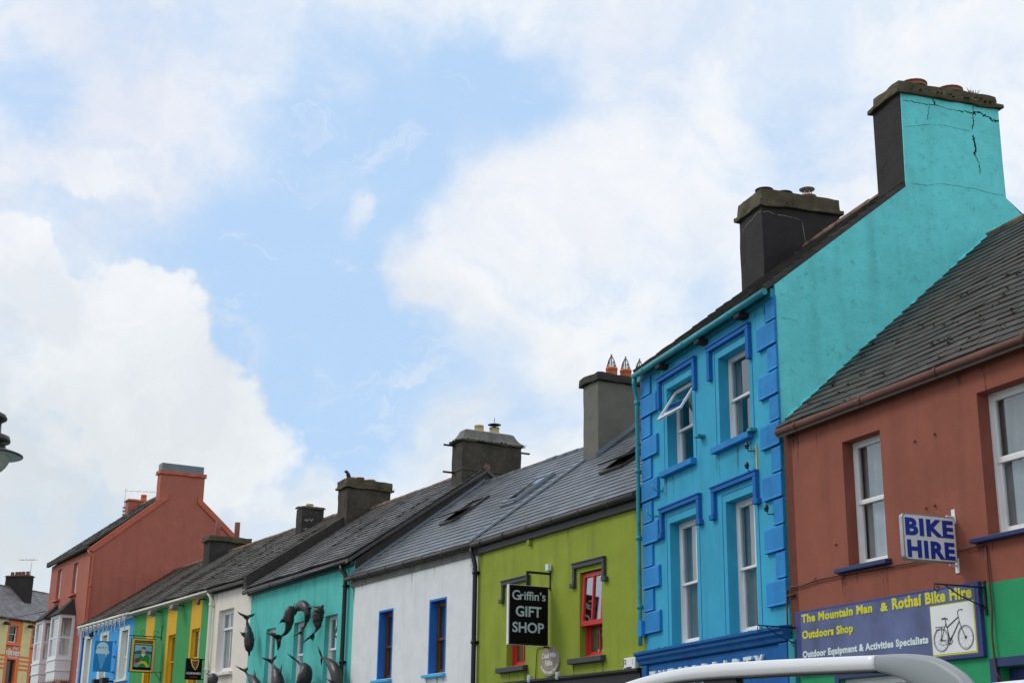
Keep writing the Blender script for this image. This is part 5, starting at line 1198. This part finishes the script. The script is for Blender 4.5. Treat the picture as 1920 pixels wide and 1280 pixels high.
def bay(a, b, out=.58, lab='bay_window'):
    z0, z1 = 5.42, 7.08; mb = MB(); gl = MB()
    mb.box(a, b, -out, 0, 5.03, z0 - .02); mb.box(a - .03, b + .03, -out - .03, 0, z0 - .03, z0 + .03); mb.box(a - .02, b + .02, -out - .02, 0, 5.0, 5.05); mb.box(a + .02, b - .02, -out + .02, 0, 4.72, 5.0)
    for k in range(12):
        x = a + .02 + (b - a - .04) * k / 12; w = (b - a - .04) / 12
        mb.prism([(x, 4.73), (x + w, 4.73), (x + w * .8, 4.66), (x + w * .5, 4.62), (x + w * .2, 4.66)], 'y', -out + .02, -out + .05)
    for k in range(6):
        y = -out + .05 + (out - .05) * k / 6; w = (out - .05) / 6
        mb.prism([(y, 4.73), (y + w, 4.73), (y + w * .5, 4.62)], 'x', b - .05, b - .02)
    p = .16
    for x in (a, b - p): mb.box(x, x + p, -out, -out + .1, z0 + .03, z1)
    mb.box(a + p, b - p, -out + .01, -out + .09, z1 - .12, z1); mb.box(a + p, b - p, -out + .01, -out + .09, z0 + .03, z0 + .15); mb.box(a + p, b - p, -out + .02, -out + .08, 6.2, 6.26)
    for x0, x1 in ((a, a + .1), (b - .1, b)):
        mb.box(x0, x1, -.1, 0, z0 + .03, z1); mb.box(x0 + .01, x1 - .01, -out + .1, -.1, z1 - .12, z1); mb.box(x0 + .01, x1 - .01, -out + .1, -.1, z0 + .03, z0 + .15); mb.box(x0 + .02, x1 - .02, -out + .1, -.1, 6.2, 6.26)
    o = mb.build(lab, 'wframe', hI, bev=.006)
    gl.poly([(a + p, -out + .05, z0), (b - p, -out + .05, z0), (b - p, -out + .05, z1), (a + p, -out + .05, z1)]); gl.poly([(b - .05, -out + .08, z0), (b - .05, -.05, z0), (b - .05, -.05, z1), (b - .05, -out + .08, z1)]); gl.poly([(a + .05, -out + .08, z0), (a + .05, -.05, z0), (a + .05, -.05, z1), (a + .05, -out + .08, z1)])
    gl.build('pane', 'glass', o)
    cu = MB(); cu.add([(a + .12, -.02, z0), (b - .12, -.02, z0), (b - .12, -.02, z1), (a + .12, -.02, z1)], [(0, 1, 2, 3)]); cu.build('curtain', 'paledrape', o)
    rf = MB(); e = .1; ap = 7.74
    rf.add([(a - e, -out - e, z1), (b + e, -out - e, z1), (b + e, 0, z1), (a - e, 0, z1), (a + .45, 0, ap), (b - .45, 0, ap)], [(0, 1, 5, 4), (1, 2, 5), (3, 0, 4), (0, 3, 2, 1)]); rf.build('roof', 'soot', o)
bay(-2.78, -1.40); bay(-5.30, -3.98)

# ------------------------------------------------------------------ house J : the diner at the top of the street
hJ = thing('diner_building', 'orange and butter yellow diner facing down the street under a lilac slate roof', 'building', J_)
ORN = [(.93 + 2.45 * k, 2.44 + 2.45 * k) for k in range(-5, 4)]
WJ = []
for k in range(-5, 4): WJ += [(1.10 + 2.45 * k, 1.98 + 2.45 * k, 9.88, 11.03, .25), (1.2 + 2.45 * k, 2.1 + 2.45 * k, 7.1, 8.70, .3)]
facade(hJ, -13.5, 9.0, 6.0, 11.4, WJ, ['jcream', 'orange'], lambda x, z: 1 if any(a < x < b for a, b in ORN) or (z < 9.0 and z > 7.85 and int((z - 7.85) / .144) % 2 == 1) else 0, xs=[q for s in ORN for q in s], zs=[7.85 + .144 * k for k in range(9)])
for k in range(-5, 4):
    window(hJ, 1.10 + 2.45 * k, 1.98 + 2.45 * k, 9.88, 11.03, .15, 'wframe', tr=10.45, fw=.03, ow=.03, glass='carglass', curt=[], sill=('orange', .95 + 2.45 * k, 2.2 + 2.45 * k, 9.64, 9.74, .12))
    window(hJ, 1.2 + 2.45 * k, 2.1 + 2.45 * k, 7.1, 8.70, .2, 'brownf', fw=.05, glass='carglass')
mb = MB(); mb.prism([(.004, 6), (6, 6), (6, 11.3), (3, 13.95), (.004, 11.38)], 'x', -13.5, -13.3); mb.prism([(.004, 6), (6, 6), (6, 11.3), (3, 13.95), (.004, 11.38)], 'x', 8.8, 9.); mb.box(-13, 8.7, 5.7, 5.95, 6, 11.2); mb.build('rear_wall', 'jcream', hJ)
roof(hJ, -13.6, 9.1, 11.52, 3.0, 14.12, 'slateJ', 81, ed=-.15, course=.25, sw=.4, rag=.01, thick=.012)
gutter(hJ, -13.6, 9.1, -.15, 11.45, .08, 'blackpipe', every=2)
cJ = chimney(hJ, 4.1, 4.85, 1.55, 3.5, 12.4, 14.85, .12, ('soot', 'capm'), lip=.07, lipz=.06, capin=.0)
for y in (1.8, 2.2, 2.55, 2.8, 3.2): pot(cJ, 4.45, y, 14.96, .28, .14, 'terra2')
mb = MB(); mb.tube([(4.6, 1.7, 14.9), (4.6, 1.7, 16.2)], .02, 5); mb.tube([(4.6, 1.3, 16.1), (4.6, 2.8, 16.15)], .018, 5)
for k in range(5): t = k / 4; mb.tube([(4.35, 1.35 + 1.4 * t, 16.1 + .05 * t), (4.85, 1.35 + 1.4 * t, 16.1 + .05 * t)], .012, 5)
mb.build('television_aerial', 'steel', cJ)
text(hJ, 'the', 'front', 1.62, -.02, 9.40, .5, .27, 'signwhite', bold=.012); text(hJ, 'diner', 'front', 1.0, -.02, 8.98, 1.45, .46, 'signwhite', bold=.025)
mb = MB()
for k in range(6): mb.box(1.28 + k * .16, 1.36 + k * .16, -.03, 0, 8.82, 8.89)
mb.build('lettering_dots', 'signwhite', hJ)
for u, lab in ((.35, 'left one of the two dark floodlights under the diner roof'), (2.85, 'right one of the two dark floodlights under the diner roof')):
    mb = MB(); mb.tube([(u, 0, 11.1), (u, -.4, 11.12)], .03, 6); mb.box(u - .18, u + .18, -.55, -.25, 10.95, 11.1); mb.box(u - .05, u + .3, -.3, -.2, 11.12, 11.2)
    solo('floodlight', lab, 'light', J_, (u, 0, 11.1), mb, 'iron', 'floodlights on the diner', .01)
mb = MB(); a_ = J_.pt(-9, -9, 10.6); b_ = I_.pt(-6.13, -.05, 8.2)
P0 = Vector((-38, 92, 10.75)); P1 = I_.pt(-6.0, -.1, 7.6); pts = []
for k in range(17): t = k / 16; p = P0.lerp(P1, t); pts.append((p.x, p.y, p.z - .5 * math.sin(math.pi * t)))
o = MB().tube(pts, .018, 5).build('overhead_cable', 'iron'); tag(o, 'thin overhead cable crossing in front of the diner upper windows', 'cable')

# ------------------------------------------------------------------ bronze dolphins on the teal wall
def cr(P, n):
    P = [Vector(p) for p in P]; P = [P[0] * 2 - P[1]] + P + [P[-1] * 2 - P[-2]]; out = []
    for k in range(n + 1):
        t = k / n * (len(P) - 3); i = min(int(t), len(P) - 4); f = t - i; a, b, c, d = P[i:i + 4]
        out.append(.5 * ((2 * b) + (c - a) * f + (2 * a - 5 * b + 4 * c - d) * f * f + (3 * b - a - 3 * c + d) * f ** 3))
    return out
def dolphin(pts, rmax, back, label, fluke=None, fl=.3, flw=.34, dors=True, pecs=True, fr=E_, wide=1.3):
    """pts: nose to tail in wall coordinates; back: rough direction of the dorsal side; fluke: direction across the tail"""
    fl *= wide; flw *= wide; rmax *= 1.1
    n = 34; S = cr(pts, n); mb = MB(); back = Vector(back).normalized()
    tl = [0]
    for i in range(n): tl.append(tl[-1] + (S[i + 1] - S[i]).length)
    Lt = tl[-1]; tl = [q / Lt for q in tl]
    prof_ = [(0, .16), (.03, .24), (.085, .30), (.11, .50), (.16, .72), (.24, .92), (.36, 1.0), (.5, .92), (.65, .66), (.8, .38), (.92, .2), (1, .16)]
    def rad(t):
        for (a, ra), (b, rb) in zip(prof_, prof_[1:]):
            if a <= t <= b: f = (t - a) / (b - a); f = f * f * (3 - 2 * f); return ra + (rb - ra) * f
        return .16
    m = 14; vs = []; fr_ = []
    for i, p in enumerate(S):
        t = (S[min(i + 1, n)] - S[max(i - 1, 0)]).normalized(); b = (back - t * back.dot(t)).normalized(); s = t.cross(b); r = rad(tl[i]) * rmax; fr_.append((p, t, b, s, r))
        kx = .95 if tl[i] < .75 else .6 + .2 * (1 - tl[i])
        for k in range(m): a = 2 * math.pi * k / m; vs.append(p + b * math.cos(a) * r * (1.08 if tl[i] > .1 else .8) + s * math.sin(a) * r * kx)
    fs = [(i * m + k, i * m + (k + 1) % m, (i + 1) * m + (k + 1) % m, (i + 1) * m + k) for i in range(n) for k in range(m)]
    mb.add(vs, fs, 0, True); mb.f += [tuple(range(m))[::-1], tuple(n * m + k for k in range(m))]; mb.m += [0, 0]
    def fin(root0, root1, tip, th, mid=None):
        root0, root1, tip = Vector(root0), Vector(root1), Vector(tip); nrm = (root1 - root0).cross(tip - root0).normalized() * th
        c = [root0, root1, root1.lerp(tip, .55) + (root0 - root1) * .12, tip, root0.lerp(tip, .6) + (root0 - root1) * .16]
        ctr = sum(c, Vector()) / 5
        mb.add([*c, ctr + nrm - (tip - ctr) * .25, ctr - nrm - (tip - ctr) * .25], [(i, (i + 1) % 5, 5) for i in range(5)] + [((i + 1) % 5, i, 6) for i in range(5)], 0, True)
    def at(t): i = min(n, max(0, int(t * n))); return fr_[i]
    if dors:
        p, t, b, s, r = at(.44); q = at(.58); fin(p + b * r * .85, q[0] + q[2] * q[4] * .85, q[0] + q[2] * (q[4] + rmax * 1.15) + t * rmax * .25, .022)
    if pecs:
        p, t, b, s, r = at(.25); q = at(.33)
        for sg_ in (-1, 1): fin(p + s * sg_ * r * .75 - b * r * .4, q[0] + s * sg_ * q[4] * .75 - b * q[4] * .4, q[0] + s * sg_ * (r + rmax * .95) - b * rmax * 1.1 + t * rmax * .7, .02)
    p, t, b, s, r = fr_[n]; ax = Vector(fluke).normalized() if fluke else s
    ax = (ax - t * ax.dot(t)).normalized()
    for sg_ in (-1, 1):
        root0 = p - t * .06 + ax * sg_ * r * .3; tip = p + t * fl * .62 + ax * sg_ * flw * .62
        nrm = t.cross(ax).normalized() * .025
        c = [p - t * .10, p + ax * sg_ * flw * .22 + t * .02, p + ax * sg_ * flw * .45 + t * fl * .25, tip, p + ax * sg_ * flw * .3 + t * fl * .42, p + t * fl * .28]
        ctr = sum(c, Vector()) / 6
        mb.add([*c, ctr + nrm, ctr - nrm], [(i, (i + 1) % 6, 6) for i in range(6)] + [((i + 1) % 6, i, 7) for i in range(6)], 0, True)
    base = tuple(S[n // 2]); base = (base[0], 0, base[2])
    o = solo('dolphin', label, 'sculpture', fr, base, mb, 'bronze', 'bronze dolphins mounted on the teal wall')
    return o
def dp(*P): return [(a + 2.4 * (o - .25), -o, z) for a, z, o in P]
dolphin(dp((-6.13, 4.42, .24), (-6.15, 4.6, .26), (-6.2, 4.85, .26), (-6.3, 5.08, .26), (-6.42, 5.26, .26), (-6.5, 5.42, .27)), .115, (-.2, -1, 0), 'bronze dolphin diving nose down at the left edge of the teal wall', fluke=(0, -1, .75), fl=.2, flw=.36)
dolphin(dp((-3.02, 5.16, .14), (-3.08, 5.28, .22), (-3.2, 5.32, .28), (-3.27, 5.2, .31), (-3.25, 5.0, .31), (-3.36, 4.82, .34), (-3.6, 4.73, .40), (-3.82, 4.68, .46)), .11, (-.4, -.8, .5), 'bronze dolphin leaping left at the top of the teal wall, tail over the window reveal', fluke=(0, -.75, 1), fl=.3, flw=.34)
dolphin(dp((-2.86, 5.22, .22), (-2.80, 5.31, .25), (-2.6, 5.37, .27), (-2.32, 5.35, .28), (-2.1, 5.24, .28), (-2.04, 5.08, .28), (-2.12, 4.93, .28), (-2.28, 4.81, .29), (-2.48, 4.72, .3)), .11, (.3, .1, 1), 'largest bronze dolphin, arched over the middle window of the teal house', fluke=(.2, -1, -.2), fl=.16, flw=.2, pecs=False)
dolphin(dp((-1.06, 5.27, .2), (-1.16, 5.21, .25), (-1.34, 5.1, .28), (-1.36, 4.93, .29), (-1.36, 4.76, .3), (-1.62, 4.6, .36)), .125, (.6, .2, .5), 'dark bronze dolphin curling left beside the middle window of the teal house', fluke=(0, -.8, -.75), fl=.3, flw=.36)
dolphin(dp((-3.55, 3.2, .3), (-3.72, 3.42, .28), (-3.82, 3.66, .27), (-4.02, 3.9, .27), (-4.28, 4.08, .28), (-4.4, 4.17, .3)), .15, (1, .2, .3), 'bronze dolphin diving past the left window of the teal house, tail up', fluke=(0, -1, .1), fl=.22, flw=.3)
dolphin(dp((-2.3, 3.25, .44), (-2.2, 3.42, .42), (-2.02, 3.6, .37), (-1.92, 3.78, .32), (-2.05, 3.90, .30), (-2.3, 3.97, .31), (-2.54, 4.05, .36)), .15, (.2, -.6, .9), 'bronze dolphin with raised tail below the middle window of the teal house', fluke=(0, -.9, .6), fl=.28, flw=.36, dors=False)
dolphin(dp((.12, 3.1, .28), (.1, 3.35, .28), (-.02, 3.6, .28), (-.28, 3.82, .28), (-.68, 3.98, .28), (-1.02, 4.08, .28)), .12, (.6, .1, .7), 'bronze dolphin diving beside the black downpipe of the teal house', fluke=(0, -.35, 1), fl=.16, flw=.32, dors=False)
dolphin(dp((-5.1, 3.3, .28), (-5.25, 3.52, .28), (-5.5, 3.68, .28), (-5.85, 3.83, .28), (-6.15, 3.95, .3), (-6.33, 4.03, .34)), .13, (.5, .1, .8), 'bronze dolphin at the lower left corner of the teal wall, flukes over the cream house', fluke=(0, -.9, .45), fl=.24, flw=.34)
dolphin([(-1.45, -.45, 3.6), (-1.42, -.4, 3.75), (-1.5, -.36, 3.95), (-1.75, -.3, 3.92), (-1.95, -.26, 3.6), (-2.05, -.2, 3.2)], .12, (0, -1, .9), 'brown bronze dolphin showing only its back below the cream house window', fr=F_, fluke=(1, 0, 0), pecs=False)

# ------------------------------------------------------------------ jackdaw on the chimney
bd = MB(); bx, by, bz = -.1, 2.72, 9.62
S_ = cr([(bx, by - .13, bz + .17), (bx, by - .09, bz + .17), (bx, by - .04, bz + .165), (bx, by, bz + .10), (bx, by + .03, bz + .03), (bx, by + .08, bz - .06), (bx, by + .12, bz - .13)], 18)
rr_ = [.004, .012, .018, .035, .045, .046, .042, .04, .05, .058, .062, .06, .055, .048, .04, .034, .03, .026, .018]
bd.tube(S_, rr_, 10)
for sg_ in (-1, 1): bd.tube([(bx + sg_ * .02, by + .0, bz + .02), (bx + sg_ * .02, by - .01, bz - .05)], .006, 5); bd.tube([(bx + sg_ * .05, by - .02, bz + .1), (bx + sg_ * .06, by + .04, bz + .02), (bx + sg_ * .04, by + .1, bz - .08)], [.02, .03, .008], 8)
solo('bird', 'black bird perched on the front pot of the chimney above the cream house', 'bird', F_, (bx, by, bz), bd, 'bird')

# ------------------------------------------------------------------ street lamp
LF = Frame((-5.63, 15.0), -20)
lp = thing('street_lamp', 'dark heritage street lamp with a white bowl cut by the left frame edge', 'lamp', LF)
mb = MB()
mb.lathe((0, 0, 4.70), [(.372, .082), (.378, .088), (.375, .1), (.34, .115), (.19, .165), (.185, .20), (.14, .205), (.135, .225), (.225, .235), (.23, .255), (.215, .30), (.19, .31), (.125, .32), (.115, .44), (.13, .46), (.165, .48), (.172, .5), (.15, .54), (.10, .565), (.04, .58), (.035, .68), (.05, .70), (.055, .735), (.035, .77), (.008, .81)], 28)
mb.build('lamp_hood', 'lampgreen', lp)
mb = MB(); mb.lathe((0, 0, 4.70), [(.368, .081), (.3, .079), (.1, .076)], 28); mb.build('hood_underside', 'lampunder', lp)
mb = MB(); mb.lathe((0, 0, 4.54), [(.02, 0), (.08, .015), (.135, .055), (.175, .09), (.21, .13), (.235, .18), (.245, .225), (.235, .235)], 26); mb.build('lamp_bowl', 'lampglass', lp)
mb = MB(); mb.tube([(0, 0, 4.56), (0, 0, 4.2)], .05, 12); mb.lathe((0, 0, 0), [(.16, 0), (.16, .5), (.13, .6), (.12, 1.1), (.07, 1.2), (.06, 4.1), (.09, 4.15), (.09, 4.25)], 18)
mb.build('post', 'lampgreen', lp)

# ------------------------------------------------------------------ parked car (only its roof rail reaches the picture)
car = thing('parked_car', 'silver estate car with satin roof rails parked close to the camera', 'car', K)
# cross-sections along the length (x = towards the tail, near the camera): x, half widths and heights
cy = .82; secs = [(-3.55, .55, .62, .50, .70), (-3.45, .78, .95, .40, .80), (-2.95, .88, 1.05, .30, .86), (-2.25, .9, 1.10, .25, .88), (1.15, .9, 1.12, .25, .88), (1.32, .86, 1.05, .32, .84), (1.38, .7, .9, .42, .7)]
mb = MB(); vs = []; m = 10
for (x, w, top, bot, wt) in secs:
    vs += [(x, cy - w * .9, bot), (x, cy - w, bot + .15), (x, cy - w, (bot + top) / 2), (x, cy - w * .97, top - .08), (x, cy - wt * .95, top), (x, cy + wt * .95, top), (x, cy + w * .97, top - .08), (x, cy + w, (bot + top) / 2), (x, cy + w, bot + .15), (x, cy + w * .9, bot)]
n = len(secs); fs = [(i * m + k, i * m + (k + 1) % m, (i + 1) * m + (k + 1) % m, (i + 1) * m + k) for i in range(n - 1) for k in range(m)] + [tuple(range(m)), tuple((n - 1) * m + k for k in range(m))]
mb.add(vs, fs)
# cabin
cab = [(-2.35, .86, 1.08, .86), (-1.75, .74, 1.74, .70), (-1.0, .735, 1.80, .70), (-.1, .73, 1.79, .69), (.62, .72, 1.72, .66), (1.2, .84, 1.08, .84)]
vs = []
for (x, w, z, t) in cab: vs += [(x, cy - .87, 1.07), (x, cy - w, max(1.075, z - .07)), (x, cy - t, z), (x, cy + t, z), (x, cy + w, max(1.075, z - .07)), (x, cy + .87, 1.07)]
mb.add(vs, [(i * 6 + k, i * 6 + (k + 1) % 6, (i + 1) * 6 + (k + 1) % 6, (i + 1) * 6 + k) for i in range(len(cab) - 1) for k in range(6)])
mb.build('body', 'carpaint', car, bev=.03)
mb = MB()
for sy in (-1, 1):
    for (x0, x1, xt0, xt1) in ((-2.05, -1.05, -1.62, -1.05), (-.97, -.05, -.97, -.05), (.03, .95, .03, .55)):
        mb.poly([(x0, cy + sy * .868, 1.13), (x1, cy + sy * .868, 1.13), (xt1, cy + sy * .755, 1.66), (xt0, cy + sy * .755, 1.66)])
mb.poly([(1.19, cy - .72, 1.16), (1.19, cy + .72, 1.16), (.72, cy + .62, 1.66), (.72, cy - .62, 1.66)]); mb.poly([(-2.33, cy - .74, 1.13), (-2.33, cy + .74, 1.13), (-1.80, cy + .62, 1.69), (-1.80, cy - .62, 1.69)])
mb.build('window', 'carglass', car, recalc=False)
for x in (-2.7, .55):
    for sy in (-1, 1):
        y = cy + sy * .80
        mb = MB(); pr_ = [(.2, -.1), (.3, -.11), (.335, -.08), (.34, 0), (.335, .08), (.3, .11), (.2, .1)]; nn = 28; vs = []
        for (r, o) in pr_:
            for k in range(nn): a = 2 * math.pi * k / nn; vs.append((x + r * math.cos(a), y + o, .34 + r * math.sin(a)))
        mb.add(vs, [(i * nn + k, i * nn + (k + 1) % nn, (i + 1) * nn + (k + 1) % nn, (i + 1) * nn + k) for i in range(6) for k in range(nn)], 0, True); w_ = mb.build('wheel', 'rubber', car)
        rm = MB(); rm.tube([(x, y - .07, .34), (x, y + .07, .34)], .2, 24)
        for k in range(5): a = k * 1.2566; rm.box(x - .02, x + .02, y + sy * .07, y + sy * .1, .34, .52) if k == 0 else rm.tube([(x, y + sy * .085, .34), (x + .19 * math.cos(a + 1.57), y + sy * .085, .34 + .19 * math.sin(a + 1.57))], .02, 6)
        rm.build('rim', 'rim', w_)
for sy in (-1, 1):
    mb = MB(); mb.box(1.30, 1.385, cy + sy * .62 - .12, cy + sy * .62 + .12, .72, .95); mb.build('tail_light', 'headred', car, bev=.015)
    mb = MB(); mb.box(-3.53, -3.42, cy + sy * .6 - .14, cy + sy * .6 + .14, .68, .82); mb.build('headlight', 'lens', car, bev=.015)
    mb = MB(); mb.box(-1.9, -1.72, cy + sy * 1.0 - .1, cy + sy * 1.0 + .1, 1.1, 1.25); mb.build('wing_mirror', 'carpaint', car, bev=.03)
RAIL = [(-2.55, 1.88, .05), (-2.3, 1.945, .05), (-2.053, 1.984, .05), (-1.66, 2.012, .054), (-1.309, 2.017, .058), (-.994, 2.009, .058), (-.709, 1.999, .055), (-.39, 1.986, .053), (-.245, 1.980, .052)]
FOOT = [(-.245, 1.980, .055), (-.15, 1.977, .072), (-.052, 1.969, .10), (.05, 1.951, .13), (.145, 1.908, .15), (.193, 1.869, .14), (.26, 1.80, .10)]
def rail(y0, wdt=.05):
    def loft(P, name, m, par):
        mb = MB(); vs = []; nn = 12
        for (x, zt, h) in P:
            for k in range(nn):
                a = 2 * math.pi * k / nn; ca, sa = math.cos(a), math.sin(a); e = .55
                vs.append((x, y0 + wdt / 2 * math.copysign(abs(ca) ** e, ca), zt - h / 2 + h / 2 * math.copysign(abs(sa) ** e, sa)))
        mb.add(vs, [(i * nn + k, i * nn + (k + 1) % nn, (i + 1) * nn + (k + 1) % nn, (i + 1) * nn + k) for i in range(len(P) - 1) for k in range(nn)], 0, True)
        mb.f += [tuple(range(nn)), tuple((len(P) - 1) * nn + k for k in range(nn))]; mb.m += [0, 0]
        return mb.build(name, m, par)
    def dense(P): 
        q = cr(P, 28); return [tuple(v) for v in q]
    r_ = loft(dense(RAIL), 'roof_rail', 'railmat', car)
    loft(dense(FOOT), 'rail_foot', 'railfoot', r_)
    loft(dense([(x, z - h + .002, .008) for x, z, h in RAIL]), 'rail_gasket', 'rubber', r_)
    mb = MB(); mb.prism([(-1.37, 1.96), (-1.18, 1.96), (-1.13, 1.955), (-1.02, 1.76), (-1.42, 1.76)], 'y', y0 - .018, y0 + .018); mb.prism([(-2.45, 1.9), (-2.35, 1.92), (-2.2, 1.7), (-2.5, 1.7)], 'y', y0 - .02, y0 + .02)
    mb.build('rail_support', 'rubber', r_, bev=.006)
rail(.0); rail(2 * cy - .02)

# ------------------------------------------------------------------ rain stains under the sills
for i, (h_, a, b, z) in enumerate(((hA, 1.05, 2.03, 3.83), (hA, 3.42, 5.08, 3.85), (hB, .93, 2.08, 5.845), (hB, 2.72, 3.86, 5.845), (hC, -2.2, -1.1, 3.29), (hC, -4.89, -3.79, 3.29), (hD, -4.67, -3.77, 3.37), (hD, -2.19, -1.27, 3.36), (hF, -2.76, -1.1, 4.04))):
    drips(h_, a, b, z, 40 + i)
for i, (h_, a, b, z) in enumerate(((hA, .2, 9, 5.68), (hB, .3, 4.4, 7.56), (hC, -5.8, 0, 5.57), (hD, -6, -.2, 5.565), (hE, -6.9, -.4, 6.05), (hF, -2.8, -.1, 6.37))):
    drips(h_, a, b, z, 70 + i, n=16, lmax=.45)
